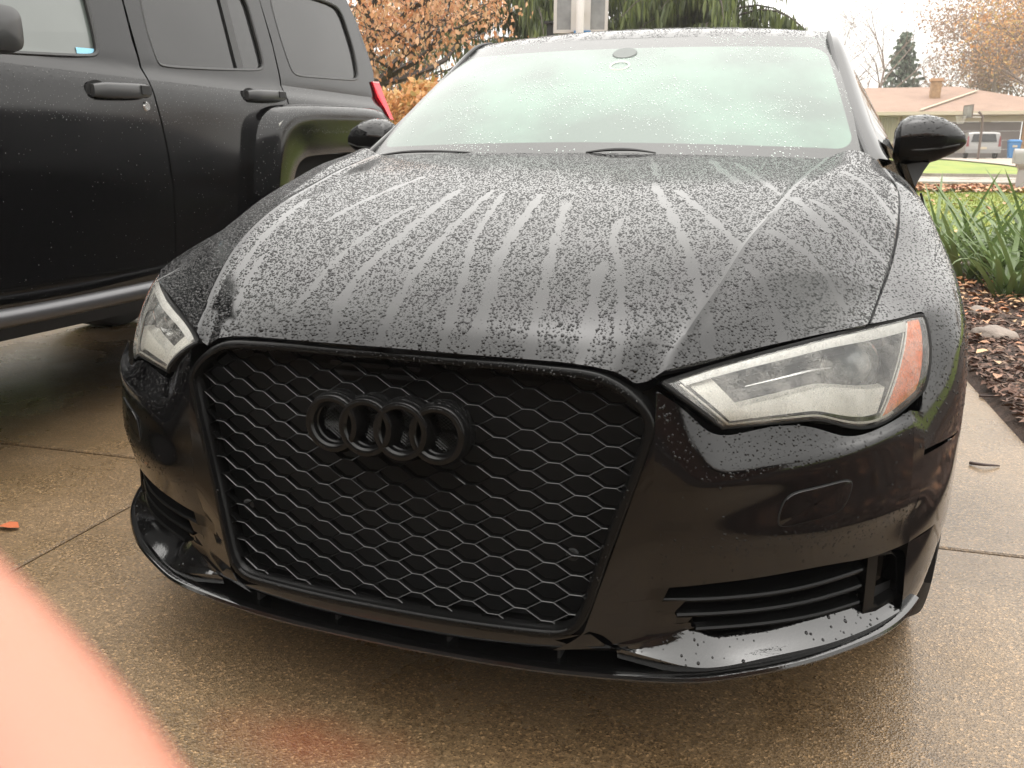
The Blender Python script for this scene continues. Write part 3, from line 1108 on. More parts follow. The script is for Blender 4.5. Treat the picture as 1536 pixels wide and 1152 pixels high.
# rear glass, boot, tail
mb = MB()
rgl = patch([[(0, 3.15, 1.392), (.3, 3.14, 1.385), (.548, 3.12, 1.352)], [(0, 3.5, 1.25), (.33, 3.48, 1.24), (.60, 3.44, 1.21)], [(0, 3.86, 1.06), (.35, 3.84, 1.055), (.66, 3.78, 1.04)]], 20, 20)
mb.grid(np.concatenate([flip_mirror(rgl), rgl[:, 1:]], axis=1))
part('rear_window', mb, M['tint_glass'], car)
mb = MB()
bt_ = patch([[(0, 3.86, 1.06), (.35, 3.84, 1.055), (.66, 3.78, 1.04), (.78, 3.7, .98)], [(0, 4.15, 1.05), (.35, 4.13, 1.045), (.64, 4.08, 1.03), (.77, 4.05, .97)], [(0, 4.40, 1.04), (.35, 4.38, 1.03), (.62, 4.30, 1.01), (.75, 4.25, .95)],
             [(0, 4.44, .75), (.4, 4.42, .75), (.68, 4.34, .74), (.80, 4.27, .72)], [(0, 4.45, .5), (.4, 4.43, .5), (.70, 4.36, .5), (.80, 4.28, .5)], [(0, 4.40, .26), (.4, 4.38, .26), (.68, 4.32, .26), (.78, 4.26, .26)]], 24, 40)
mb.grid(np.concatenate([flip_mirror(bt_), bt_[:, 1:]], axis=1))
part('boot', mb, M['paint'], car, angle=40)
# cowl and wipers
mb = MB()
cw = spl(WB, 40)
mb.grid(np.stack([cw + np.array([0, -.03, -.014]), cw + np.array([0, -.012, -.008]), cw + np.array([0, .0, -.002])]), mirror=True)
part('cowl', mb, M['matt_black'], car)
for pts in ([(-.66, 1.262, .990), (-.56, 1.225, 1.002), (-.40, 1.172, 1.005), (-.30, 1.155, 1.002)], [(.02, 1.118, 1.004), (.08, 1.118, 1.011), (.15, 1.120, 1.0105), (.2, 1.124, 1.004)]):
    mb = MB()
    mb.tube(spl(np.array(pts), 20), np.concatenate([np.linspace(.003, .0045, 10), np.linspace(.0045, .002, 10)]), 6)
    part('wiper', mb, M['trim'], car)

# ---- door mirrors
MIRR = []
MST = [(.788, 1.072, 1.000), (.800, 1.098, .978), (.822, 1.112, .973), (.865, 1.116, .977), (.907, 1.107, .992), (.945, 1.088, 1.011), (.968, 1.066, 1.027), (.977, 1.052, 1.038)]
for s in (1, -1):
    S = np.array([s, 1, 1])
    mr = thing_part = None
    mb = MB()
    rings = []
    for (x, zt, zb) in MST:
        zc, h = (zt + zb) / 2, (zt - zb) / 2
        d = .075 * min(1, (h / .055)) ** .8
        ring = []
        for a in np.linspace(0, 2 * math.pi, 33)[:-1]:
            ca, sa = math.cos(a), math.sin(a)
            yy = 1.66 + (-abs(ca) ** .8 * d if ca > 0 else abs(ca) ** .6 * .03) + (x - .8) * .12
            zz = zc + np.sign(sa) * abs(sa) ** .85 * h
            ring.append((x, yy, zz))
        rings.append(ring)
    first = np.array(rings[0])
    last = np.array(rings[-1])
    g = np.array([list(first.mean(axis=0) + (first - first.mean(axis=0)) * .05)] + rings + [list(last.mean(axis=0) + (last - last.mean(axis=0)) * .1 + np.array([.003, 0, 0]))])
    mb.grid(g * S, closed_u=True)
    mirror = part('door_mirror', mb, M['paint'], car, angle=50)
    MIRR.append((np.concatenate([g, g[:, :1]], axis=1) * S, mirror))
    mb = MB()      # lower black half and indicator groove, a shell just proud of the cap
    lowr = []
    for (x, zt, zb) in MST:
        zc, h = (zt + zb) / 2, (zt - zb) / 2
        d = .075 * min(1, (h / .055)) ** .8
        row = []
        for a in np.linspace(-math.pi * .62, math.asin(max(-1, min(1, (1.048 + (x - .8) * .04 - zc) / max(h, .001)))) if abs(1.048 + (x - .8) * .04 - zc) < h else 0, 14):
            ca, sa = math.cos(a), math.sin(a)
            yy = 1.66 + (-abs(ca) ** .8 * (d + .002) if ca > 0 else abs(ca) ** .6 * .03) + (x - .8) * .12
            row.append((x, yy, zc + np.sign(sa) * abs(sa) ** .85 * (h + .002)))
        lowr.append(row)
    mb.grid(np.array(lowr) * S)
    part('lower_shell', mb, M['satin'], mirror, angle=50)
    mb = MB()
    mb.tube(np.array([(.812, 1.593, 1.018), (.86, 1.592, 1.018), (.91, 1.604, 1.024), (.955, 1.628, 1.033)]) * S, .0032, 6)
    part('indicator', mb, M['matt_black'], mirror)
    mb = MB()
    ft = [[(.800, 1.62, .985), (.885, 1.62, .985), (.885, 1.70, .985), (.800, 1.70, .985)], [(.806, 1.615, .965), (.872, 1.62, .962), (.872, 1.70, .962), (.806, 1.70, .965)],
          [(.822, 1.60, .938), (.858, 1.61, .930), (.858, 1.69, .930), (.822, 1.69, .938)], [(.835, 1.59, .912), (.850, 1.60, .908), (.850, 1.68, .908), (.835, 1.68, .912)]]
    mb.grid(np.array(ft) * S, closed_u=True)
    part('mirror_foot', mb, M['matt_black'], mirror, angle=25)
    mb = MB()
    mb.grid(np.array([[(.80, 1.693, 1.09), (.95, 1.711, 1.08)], [(.80, 1.693, .99), (.95, 1.711, 1.02)]]) * S)
    part('mirror_glass', mb, M['tint_glass'], mirror)


# ---- wheels
def wheel(parent, x, y, r, w, side, name='wheel', spokes=10, rimr=.66):
    ax = (side, 0, 0)
    mb = MB()
    mb.lathe([(r * rimr, -w * .45), (r * .80, -w * .5), (r * .95, -w * .46), (r, -w * .34), (r * 1.0, 0), (r, w * .34), (r * .95, w * .46), (r * .80, w * .5), (r * rimr, w * .45)], (x, y, r), ax, 48)
    wh = part(name, mb, M['rubber'], parent, angle=50)
    mb = MB()
    mb.lathe([(r * rimr, w * .44), (r * (rimr - .03), w * .40), (r * (rimr - .05), -w * .3), (r * .2, -w * .3)], (x, y, r), ax, 40)
    part('rim', mb, M['rim'], wh, angle=40)
    for k in range(spokes):
        a = 2 * math.pi * k / spokes
        u = np.array([0, math.cos(a), math.sin(a)])
        v = np.array([0, -math.sin(a), math.cos(a)])
        c = np.array([x + side * w * .34, y, r])
        mb = MB()
        q = [c + u * r * .10 - v * r * .05, c + u * r * .10 + v * r * .05, c + u * r * (rimr - .02) + v * r * .03, c + u * r * (rimr - .02) - v * r * .03]
        mb.prism(q, (-side * .025, 0, 0))
        part('spoke', mb, M['rim'], wh, angle=25)
    return wh


for s in (1, -1):
    for y_ in (.865, 3.50):
        wheel(car, s * .775, y_, .318, .22, s)
    for y_ in (.865, 3.50):        # wheel housings
        mb = MB()
        an = np.linspace(-.25, math.pi + .25, 40)
        arc = np.stack([np.zeros(40), y_ + .375 * np.cos(an), .32 + .375 * np.sin(an)], 1)
        mb.grid(np.stack([arc + np.array([s * .862, 0, 0]), arc + np.array([s * .52, 0, 0]), np.stack([np.full(40, s * .52), np.full(40, y_), np.full(40, .25)], 1)]))
        part('wheel_housing', mb, M['void'], car)

# ------------------------------------------------------------------ rain beads
STREAKS = [[(-0.197, 0.527), (-0.208, 0.373), (-0.204, 0.21), (-0.202, 0.116), (-0.205, 0.075)], [(-0.152, 0.677), (-0.143, 0.478), (-0.131, 0.266), (-0.126, 0.114), (-0.107, 0.03)],
           [(-0.074, 0.678), (-0.056, 0.443), (-0.039, 0.244), (-0.024, 0.107), (-0.02, 0.02)], [(-0.041, 0.651), (-0.013, 0.492), (0.016, 0.331), (0.062, 0.165), (0.083, 0.044), (0.085, 0.028)],
           [(0.046, 0.647), (0.062, 0.5), (0.083, 0.323), (0.114, 0.152), (0.131, 0.053), (0.127, 0.029)], [(0.121, 0.576), (0.15, 0.422), (0.187, 0.234), (0.206, 0.12), (0.218, 0.04)],
           [(0.254, 0.488), (0.265, 0.365), (0.301, 0.263), (0.327, 0.159), (0.345, 0.069)], [(0.273, 0.266), (0.278, 0.192), (0.29, 0.118), (0.291, 0.054)],
           [(0.26, 0.775), (0.321, 0.587), (0.377, 0.418), (0.415, 0.295), (0.446, 0.211)], [(0.322, 0.717), (0.378, 0.594), (0.445, 0.454), (0.478, 0.39)],
           [(0.409, 1.034), (0.467, 0.874), (0.526, 0.719)], [(0.446, 0.211), (0.455, 0.187), (0.464, 0.151)], [(0.52, 0.465), (0.578, 0.435), (0.622, 0.404), (0.657, 0.363)], [(0.501, 0.326), (0.541, 0.286), (0.568, 0.224)], [(0.585, 0.678), (0.646, 0.622), (0.722, 0.60)],
           [(0.649, 0.929), (0.701, 0.89), (0.75, 0.8)], [(0.426, 0.241), (0.458, 0.185), (0.469, 0.143)], [(0.554, 0.681), (0.589, 0.60), (0.619, 0.55)], [(-0.48, 0.578), (-0.45, 0.424), (-0.417, 0.254), (-0.399, 0.174)],
           [(0.217, 1.003), (0.248, 0.866)], [(-0.382, 0.256), (-0.356, 0.145), (-0.337, 0.084)], [(0.35, 1.05), (0.40, 0.90), (0.44, 0.80)], [(-0.30, 0.80), (-0.33, 0.6), (-0.34, 0.42)]]


def streak_mask(p):
    d = np.full(len(p), 9.0)
    for k, s in enumerate(STREAKS):
        s = spl(np.array(s), 24)
        w = .0058 + .0036 * ((k * 37) % 10) / 10
        for i in range(len(s) - 1):
            a, b = s[i], s[i + 1]
            ab = b - a
            t = np.clip(((p[:, :2] - a) @ ab) / (ab @ ab), 0, 1)
            q = np.linalg.norm(p[:, :2] - a - t[:, None] * ab, axis=1)
            wob = w * (1 + .3 * np.sin(a[1] * 60 + k))
            d = np.minimum(d, q / wob)
    # run-off bands along the two creases
    for s in (1, -1):
        kx = np.interp(p[:, 1], KREASE[:, 1], KREASE[:, 0]) * s
        dd = (p[:, 0] - kx) * s
        d = np.minimum(d, np.where((dd < .004) & (dd > -.006), .5, 9))
    return d


def scatter(grids, spacing, rng):
    """even random points on dense patches -> positions, normals"""
    Ps, Ns = [], []
    for Gd, flipn in grids:
        a, b, c, d = Gd[:-1, :-1], Gd[:-1, 1:], Gd[1:, 1:], Gd[1:, :-1]
        n = np.cross(c - a, d - b)
        ar = np.linalg.norm(n, axis=2)
        n = n / np.maximum(ar[:, :, None], 1e-12)
        area = ar / 2
        tot = area.sum()
        k = int(tot / spacing ** 2 * 2.6)
        idx = rng.choice(area.size, k, p=(area / tot).ravel())
        ii, jj = np.unravel_index(idx, area.shape)
        u, v = rng.random(k)[:, None], rng.random(k)[:, None]
        p = (a[ii, jj] * (1 - u) + b[ii, jj] * u) * (1 - v) + (d[ii, jj] * (1 - u) + c[ii, jj] * u) * v
        Ps.append(p)
        Ns.append(n[ii, jj] * (-1 if flipn else 1))
    p, n = np.concatenate(Ps), np.concatenate(Ns)
    key = np.floor(p / spacing + rng.random(3)).astype(np.int64)
    _, first = np.unique(key @ np.array([1, 100003, 10000600009]), return_index=True)
    return p[first], n[first]


TPL_SEG = 6
_ta = np.arange(TPL_SEG) * 2 * math.pi / TPL_SEG
TPL = np.concatenate([np.stack([np.cos(_ta), np.sin(_ta), 0 * _ta - .08], 1), np.stack([.80 * np.cos(_ta + .3), .80 * np.sin(_ta + .3), 0 * _ta + .62], 1), [[0, 0, 1.0]]])
TPLF4 = [(i, (i + 1) % TPL_SEG, TPL_SEG + (i + 1) % TPL_SEG, TPL_SEG + i) for i in range(TPL_SEG)]
TPLF3 = [(TPL_SEG + i, TPL_SEG + (i + 1) % TPL_SEG, 2 * TPL_SEG) for i in range(TPL_SEG)]


def beads(name, p, n, rad, mat, parent, hfac=.36, rng=RNG):
    k = len(p)
    ref = np.where(np.abs(n[:, 2:3]) < .95, np.array([[0, 0, 1.0]]), np.array([[0, 1.0, 0]]))
    u = np.cross(n, ref)
    u /= np.linalg.norm(u, axis=1, keepdims=True)
    w = np.cross(n, u)
    an = rng.random(k) * 6.28
    st = 1 + .35 * rng.random(k)           # slightly stretched downhill
    ca, sa = np.cos(an)[:, None], np.sin(an)[:, None]
    T = TPL[None]
    lx = (T[:, :, 0] * ca - T[:, :, 1] * sa) * (1 + .15 * (rng.random((k, len(TPL))) - .5))
    ly = (T[:, :, 0] * sa + T[:, :, 1] * ca) * st[:, None]
    V = p[:, None] + rad[:, None, None] * (lx[:, :, None] * u[:, None] + ly[:, :, None] * w[:, None] + (T[:, :, 2] * np.reshape(hfac, (-1, 1)))[:, :, None] * n[:, None])
    nt = len(TPL)
    f4 = (np.array(TPLF4)[None] + (np.arange(k) * nt)[:, None, None]).reshape(-1, 4)
    f3 = (np.array(TPLF3)[None] + (np.arange(k) * nt)[:, None, None]).reshape(-1, 3)
    me = bpy.data.meshes.new(name)
    me.vertices.add(k * nt)
    me.vertices.foreach_set('co', V.reshape(-1))
    nl = f4.size + f3.size
    me.loops.add(nl)
    me.loops.foreach_set('vertex_index', np.concatenate([f4.ravel(), f3.ravel()]).astype(np.int32))
    npoly = len(f4) + len(f3)
    me.polygons.add(npoly)
    starts = np.concatenate([np.arange(len(f4)) * 4, f4.size + np.arange(len(f3)) * 3]).astype(np.int32)
    me.polygons.foreach_set('loop_start', starts)
    me.polygons.foreach_set('use_smooth', np.ones(npoly, dtype=bool))
    me.update(calc_edges=True)
    me.materials.append(mat)
    o = link(name, me, parent)
    o['kind'] = 'stuff'
    return o


def sizes(k, lo, hi, rng=RNG):
    return lo + (hi - lo) * rng.random(k) ** 2.6


# bonnet
p, n = scatter([(hood_full, False)], .0043, RNG)
n = n * np.sign(n[:, 2:3])
d = streak_mask(p)
big = np.array([mnoise.noise(Vector((q[0] * 7, q[1] * 5, 3.1))) for q in p])
prob = np.where(d < 1, .07, 1.0) * np.where(np.abs(p[:, 0]) < .75, 1, .4) * np.clip(.97 + big * .2, .75, 1)
keep = RNG.random(len(p)) < prob
rr = sizes(len(p), .0008, .0029) * np.where(d < 1, .7, 1)
bigm = RNG.random(len(p)) < .012
rr[bigm] *= 1.7
beads('rain_beads', p[keep], n[keep], rr[keep], M['water'], hood, hfac=(.36 + .18 * np.clip((.5 - p[keep][:, 1]) / .4, 0, 1)))
# fenders, bumper shelf, roof, mirrors, frame: beads where the surface faces up or lies in the weather
G2 = [(fen, False), (flip_mirror(fen), False)]
p, n = scatter(G2, .0068, RNG)
n = n * np.sign((n * np.stack([p[:, 0], p[:, 0] * 0, p[:, 2] * 0 + .6], 1)).sum(axis=1))[:, None]
pr = np.clip((n[:, 2] - .05) * 3, .10, 1)
k = RNG.random(len(p)) < pr
beads('rain_beads', p[k], n[k], sizes(k.sum(), .0011, .0026), M['water'], car)
p, n = scatter([(inner_d, False), (mid_d, False)], .0066, RNG)
p = np.concatenate([p, p * np.array([-1, 1, 1])])
n = np.concatenate([n, n * np.array([-1, 1, 1])])
n = n * -np.sign(n[:, 1:2])
band = (n[:, 2] > .12) | ((p[:, 2] > .41) & (p[:, 2] < .452))
k = RNG.random(len(p)) < np.where(n[:, 2] > .12, .95, np.where(band, .7, .10)) * np.where(np.abs(p[:, 0]) < .5, .6, 1)
beads('rain_beads', p[k], n[k], sizes(k.sum(), .0009, .0026), M['water'], bumper)
fr = np.stack([frame_ring(a, d_) for a, d_ in [(.002, -.003), (.006, -.0065), (.012, -.0075), (.0165, -.005)]])
p, n = scatter([(np.concatenate([fr, fr[:, :1]], axis=1), False)], .0058, RNG)
n = n * -np.sign(n[:, 1:2])
k = RNG.random(len(p)) < np.where(p[:, 2] > .66, .8, np.where(p[:, 2] < .30, .3, .12))
beads('rain_beads', p[k], n[k], sizes(k.sum(), .0008, .0020), M['water'], grille)
p, n = scatter([(roof[:30], False), (flip_mirror(roof[:30]), False)], .0062, RNG)
n = n * np.sign(n[:, 2:3])
st = (np.abs(np.sin(p[:, 0] * 31 + np.sin(p[:, 1] * 9) * .6)) > .35)
k = RNG.random(len(p)) < np.where(st, .8, .2)
beads('rain_beads', p[k], n[k], sizes(k.sum(), .0012, .0028), M['water'], car)
p, n = scatter([(wsf, False)], .0095, RNG)
n = n * np.sign(n[:, 2:3])
cl = np.array([mnoise.noise(Vector((q[0] * 6, q[1] * 6, 7.7))) for q in p])
k = RNG.random(len(p)) < np.clip(.25 + cl * 1.5, .03, .8)
beads('rain_beads', p[k], n[k], sizes(k.sum(), .001, .0026), P('milky_bead', (.42, .48, .45), rough=.1), windscreen, hfac=.6)
p, n = scatter([(lens_g, False)], .0042, RNG)
p = np.concatenate([p, p * np.array([-1, 1, 1])])
n = np.concatenate([n, n * np.array([-1, 1, 1])])
n = n * -np.sign(n[:, 1:2])
k = RNG.random(len(p)) < .7
beads('rain_beads', p[k], n[k], sizes(k.sum(), .0006, .0016), M['clear_drop'], car)
# badge tops
pp, nn_ = [], []
for q in range(4):
    xk = (q - 1.5) * .0597
    for _ in range(420):
        a = random.uniform(.15, math.pi - .15)
        if random.random() < .4:
            a = -random.uniform(.3, math.pi - .3)
        r_, dy = random.choice([(.0506, random.uniform(.002, .019)), (.0488, .0235), (.046, .034), (.0425, .036)])
        if a < 0:
            r_, dy = random.choice([(.0345, random.uniform(.004, .019)), (.0372, .031)])
        nn_.append((math.cos(a) * .8, -.5, math.sin(a) * .8) if a > 0 else (-math.cos(a) * .8, -.5, -math.sin(a) * .8))
        pp.append((xk + r_ * math.cos(a), gy(xk, bz) + .004 - dy, bz + r_ * math.sin(a) + dy * .06))
nn_ = np.array(nn_)
nn_ /= np.linalg.norm(nn_, axis=1, keepdims=True)
beads('rain_beads', np.array(pp), nn_, sizes(len(pp), .0005, .0013), M['water'], car)
# lower blades
p, n = scatter([(BLADE[2:7], False)], .013, RNG)
p = np.concatenate([p, p * np.array([-1, 1, 1])])
n = np.concatenate([n, n * np.array([-1, 1, 1])])
n = n * np.sign(n[:, 2:3])
k = RNG.random(len(p)) < .45
beads('rain_beads', p[k], n[k], sizes(k.sum(), .0012, .0034), M['water'], bumper, hfac=.5)
# mirror caps
for gm, mo in MIRR:
    p, n = scatter([(gm, False)], .007, RNG)
    n = n * np.sign((n * (p - gm.reshape(-1, 3).mean(axis=0))).sum(axis=1))[:, None]
    k = RNG.random(len(p)) < np.where(p[:, 2] > 1.05, .75, np.where(n[:, 1] < -.2, .15, 0))
    beads('rain_beads', p[k], n[k], sizes(k.sum(), .0012, .0032), M['water'], mo, hfac=.5)

# ------------------------------------------------------------------ black SUV beside it
suv = thing('black_suv', (-2.65, 1.2, 0), 'tall black SUV with rain-wet doors parked on the left beyond the sedan', 'car')
SX = -1.8


def sxx(z):
    """outer surface of the SUV flank at height z"""
    return float(np.interp(z, [.40, .50, .56, .80, 1.0, 1.12, 1.2, 1.25, 1.305, 1.34, 1.86], [-1.86, -1.825, -1.80, -1.785, -1.782, -1.788, -1.797, -1.806, -1.838, -1.842, -1.955]))


def sp(y, z, o=0.0):
    return (sxx(z) + o, y, z)


def seamF(z):
    return float(np.interp(z, [.5, .64, .82, 1.0, 1.19, 1.26, 1.37, 1.54, 1.8], [1.712, 1.718, 1.723, 1.708, 1.680, 1.668, 1.655, 1.657, 1.66]))


ZL = [1.262, 1.235, 1.20, 1.15, 1.08, .98, .85, .72, .62, .56, .51]


def flank(name, yf, yb, parent=suv, zl=ZL):
    rows_ = [[sp(yf(z) + (yb(z) - yf(z)) * a, z) for a in np.linspace(0, 1, 7)] for z in zl]
    g = patch(rows_, 30, 50)
    mb = MB()
    mb.grid(g)
    for e in (g[:, 0], g[:, -1], g[-1]):
        mb.grid(np.stack([e, e + np.array([-.03, 0, 0])]))
    return part(name, mb, M['paint_suv'], parent, angle=60), g


fd, g_fd = flank('front_door', lambda z: .58, lambda z: seamF(z) - .004)
rd, g_rd = flank('rear_door', lambda z: seamF(z) + .004, lambda z: float(np.interp(z, [.5, 1.2, 1.26], [2.36, 2.58, 2.583])))
qp, g_qp = flank('rear_quarter', lambda z: float(np.interp(z, [1.0, 1.2, 1.26, 1.31], [2.50, 2.588, 2.591, 2.594])), lambda z: float(np.interp(z, [1.0, 1.18, 1.31], [3.60, 3.60, 3.53])), zl=[1.31, 1.28, 1.25, 1.2, 1.15, 1.08, 1.0])
mb = MB()
mb.grid(patch([[sp(-1.0 + (1.576 - 0) * a, z, -.02 * (1 - a)) for a in np.linspace(0, 1, 6)] for z in [1.12, 1.05, .95, .85, .78]], 20, 20))
part('front_fender', mb, M['paint_suv'], suv)


def win(name, inner, outer, parent, glass, nsub=5):
    inn = np.array([sp(y, z) for y, z in inner])
    out = np.array([sp(y, z) for y, z in outer])
    k = len(inner)

    def dens(A):
        B = np.concatenate([A, A[:1]])
        r_ = []
        for i in range(k):
            for t in range(nsub):
                r_.append(B[i] + (B[i + 1] - B[i]) * t / nsub)
        return np.array(r_)
    # soften the corners of the opening
    di, do = dens(inn), dens(out)
    for _ in range(3):
        di = (np.roll(di, 1, 0) + 2 * di + np.roll(di, -1, 0)) / 4
    for A in (do,):
        A[:, 0] = [sxx(z) for z in A[:, 2]]
    mids = []
    for t in (0, .35, .7, .9):
        q = do * (1 - t) + di * t
        q[:, 0] = [sxx(z) for z in q[:, 2]]
        mids.append(q)
    mids.append(di)
    mids.append(di + np.array([-.014, 0, 0]))
    mb = MB()
    mb.grid(np.array(mids), closed_u=True)
    fr_ = part('window_frame', mb, M['paint_suv'], parent, angle=40)
    mb = MB()
    seal = np.concatenate([di, di[:1]]) + np.array([-.006, 0, 0])
    mb.tube(seal, .009, 6, cap=False)
    part('window_seal', mb, M['trim'], fr_)
    mb = MB()
    gl = di + np.array([-.013, 0, 0])
    mb.add(gl, [tuple(range(len(gl)))])
    return part(name, mb, glass, parent, smooth=False)


M['suv_fog'] = P('misted_glass', (.075, .088, .08), rough=.35, coat=1.0, coat_rough=.03, var=(3, .15))
M['suv_glass'] = P('wet_tinted_glass', (.010, .010, .010), rough=.04, ior=1.5, bump=(120, .00025), var=(2.5, .6))
win('front_window', [(.72, 1.272), (1.43, 1.318), (1.466, 1.335), (1.474, 1.40), (1.478, 1.51), (1.47, 1.74), (1.05, 1.76), (.80, 1.5)],
    [(.58, 1.262), (1.664, 1.262), (1.659, 1.31), (1.651, 1.40), (1.653, 1.52), (1.656, 1.82), (.98, 1.82), (.62, 1.5)], fd, M['suv_fog'])
mb = MB()
mb.grid(np.array([[sp(1.375, 1.345, -.010), sp(1.462, 1.349, -.010)], [sp(1.375, 1.325, -.010), sp(1.462, 1.329, -.010)]]))
part('window_sticker', mb, P('sticker_blue', (.25, .55, .72), rough=.5), fd, smooth=False)
win('rear_window', [(1.785, 1.318), (2.089, 1.335), (2.445, 1.361), (2.488, 1.388), (2.482, 1.496), (2.462, 1.74), (1.80, 1.74), (1.752, 1.552), (1.746, 1.445), (1.760, 1.335)],
    [(1.672, 1.262), (2.09, 1.262), (2.583, 1.262), (2.588, 1.38), (2.590, 1.48), (2.559, 1.82), (1.664, 1.82), (1.663, 1.552), (1.664, 1.445), (1.668, 1.335)], rd, M['suv_glass'])
mb = MB()
mb.prism([sp(2.268, 1.75, -.004), sp(2.318, 1.75, -.004), sp(2.325, 1.35, -.004), sp(2.276, 1.35, -.004)], (-.012, 0, 0))
part('window_divider', mb, M['trim'], rd, angle=25)
win('quarter_window', [(2.745, 1.363), (3.05, 1.376), (3.352, 1.389), (3.392, 1.423), (3.403, 1.552), (3.361, 1.728), (3.298, 1.776), (2.70, 1.77), (2.661, 1.693), (2.676, 1.519), (2.705, 1.385)],
    [(2.595, 1.31), (3.0, 1.31), (3.53, 1.31), (3.578, 1.45), (3.558, 1.552), (3.51, 1.70), (3.440, 1.82), (2.566, 1.82), (2.575, 1.69), (2.598, 1.519), (2.600, 1.38)], qp, M['suv_glass'])
# dark cabin behind the panel gaps
mb = MB()
mb.grid(np.array([[(sxx(z) - .045, y, z) for y in (.5, 1.5, 2.5, 3.40)] for z in (.45, .8, 1.1, 1.28, 1.5, 1.80)]))
part('cabin_lining', mb, M['void'], suv)
# roof, rear, far side, bonnet: closed simple shell
mb = MB()
xs_ = np.array([-1.947, -2.0, -2.1, -2.65, -3.2, -3.3, -3.353])
zs_ = np.array([1.82, 1.862, 1.885, 1.90, 1.885, 1.862, 1.82])
mb.grid(patch([[(x, y, z - dz) for x, z in zip(xs_, zs_)] for y, dz in ((.98, .02), (1.4, 0), (2.4, 0), (3.2, .01), (3.44, .03))], 30, 20))
part('roof', mb, M['paint_suv'], suv)
edge = np.array([(3.46, 1.82), (3.515, 1.70), (3.56, 1.552), (3.592, 1.40), (3.612, 1.25), (3.62, 1.1), (3.62, .55)])
mb = MB()
rows_ = []
for (y, z) in edge:
    x0 = sxx(z)
    w = -2.65 - x0
    rows_.append([(x0, y - .03, z), (x0 - .012, y + .0, z), (x0 - .06, y + .025, z), (-2.65, y + .05, z), (-5.3 - x0 + .06, y + .025, z), (-5.3 - x0, y - .03, z)])
mb.grid(patch(rows_, 30, 30))
part('tailgate', mb, M['paint_suv'], suv)
mb = MB()
mb.grid(np.array([[(-3.5, y, z) for y in (-1.0, .6, 1.6, 2.6, 3.58)] for z in (.5, .9, 1.25)]))
mb.grid(np.array([[(-3.5 + .22 * (z - 1.25), y, z) for y in (.7, 1.6, 2.6, 3.45)] for z in (1.25, 1.82)]))
part('far_side', mb, M['paint_suv'], suv)
mb = MB()
mb.grid(patch([[(-1.84, -1.0, 1.05), (-2.65, -1.06, 1.09), (-3.46, -1.0, 1.05)], [(-1.85, -.2, 1.12), (-2.65, -.2, 1.16), (-3.45, -.2, 1.12)], [(-1.86, .58, 1.18), (-2.65, .5, 1.22), (-3.44, .58, 1.18)]], 20, 16))
mb.grid(patch([[(-1.84, -1.0, 1.05), (-2.65, -1.06, 1.09), (-3.46, -1.0, 1.05)], [(-1.85, -1.05, .8), (-2.65, -1.12, .8), (-3.45, -1.05, .8)], [(-1.9, -1.03, .5), (-2.65, -1.1, .5), (-3.4, -1.03, .5)]], 12, 10))
part('front_end', mb, M['paint_suv'], suv, angle=40)
mb = MB()
mb.grid(patch([[(-1.90, .60, 1.2), (-2.65, .50, 1.22), (-3.4, .60, 1.2)], [(-1.98, 1.0, 1.80), (-2.65, .92, 1.86), (-3.32, 1.0, 1.80)]], 10, 8))
part('windscreen', mb, M['suv_glass'], suv)
# flare over the rear wheel
FA = [(2.188, .55), (2.188, .83), (2.228, 1.055), (2.272, 1.14), (2.363, 1.192), (2.516, 1.218), (2.878, 1.236), (3.264, 1.243), (3.419, 1.229), (3.52, 1.17), (3.60, .9), (3.62, .6)]
FB = [(2.275, .55), (2.290, .797), (2.350, 1.040), (2.395, 1.105), (2.46, 1.150), (2.56, 1.180), (2.9, 1.198), (3.24, 1.206), (3.40, 1.18), (3.47, 1.12), (3.54, .9), (3.56, .6)]
FC = [(2.440, .55), (2.467, .835), (2.513, .935), (2.545, .962), (2.594, .982), (2.68, .992), (2.9, 1.005), (3.1, 1.008), (3.25, .98), (3.33, .93), (3.42, .8), (3.45, .6)]
a, b, c = [spl(np.array([(0, *q) for q in A]), 70) for A in (FA, FB, FC)]
mb = MB()
mb.grid(np.stack([a + np.array([SX - .01, 0, 0]), a + np.array([SX + .055, 0, 0]) * 1, a * .5 + b * .5 + np.array([SX + .088, 0, .004]), b + np.array([SX + .10, 0, 0]), b * .8 + c * .2 + np.array([SX + .098, 0, 0]), b * .15 + c * .85 + np.array([SX + .082, 0, 0]), c + np.array([SX + .075, 0, 0]), c + np.array([SX + .055, 0, .012]), c + np.array([SX - .2, 0, .03])]))
part('wheel_flare', mb, M['paint_suv'], suv, angle=45)
FLARE = np.stack([a + np.array([SX + .055, 0, 0]), a * .5 + b * .5 + np.array([SX + .088, 0, .004]), b + np.array([SX + .10, 0, 0]), b * .5 + c * .5 + np.array([SX + .091, 0, 0])])
mb = MB()
mb.grid(np.array([[(-2.1, y, z) for y in (2.1, 3.6)] for z in (.35, 1.2)]))
part('wheel_well', mb, M['void'], suv, smooth=False)
mb = MB()
q = [(2.355, 1.128), (2.405, 1.150), (2.418, 1.115), (2.372, 1.085)]
mb.prism([(SX + .093, y, z) for y, z in q], (-.02, 0, 0))
part('side_marker', mb, M['lamp_chrome'], suv, angle=25)
for y_ in (2.98, -.12):
    wheel(suv, -1.93, y_, .40, .26, 1, spokes=7, rimr=.55)
    wheel(suv, -3.37, y_, .40, .26, -1, spokes=7, rimr=.55)
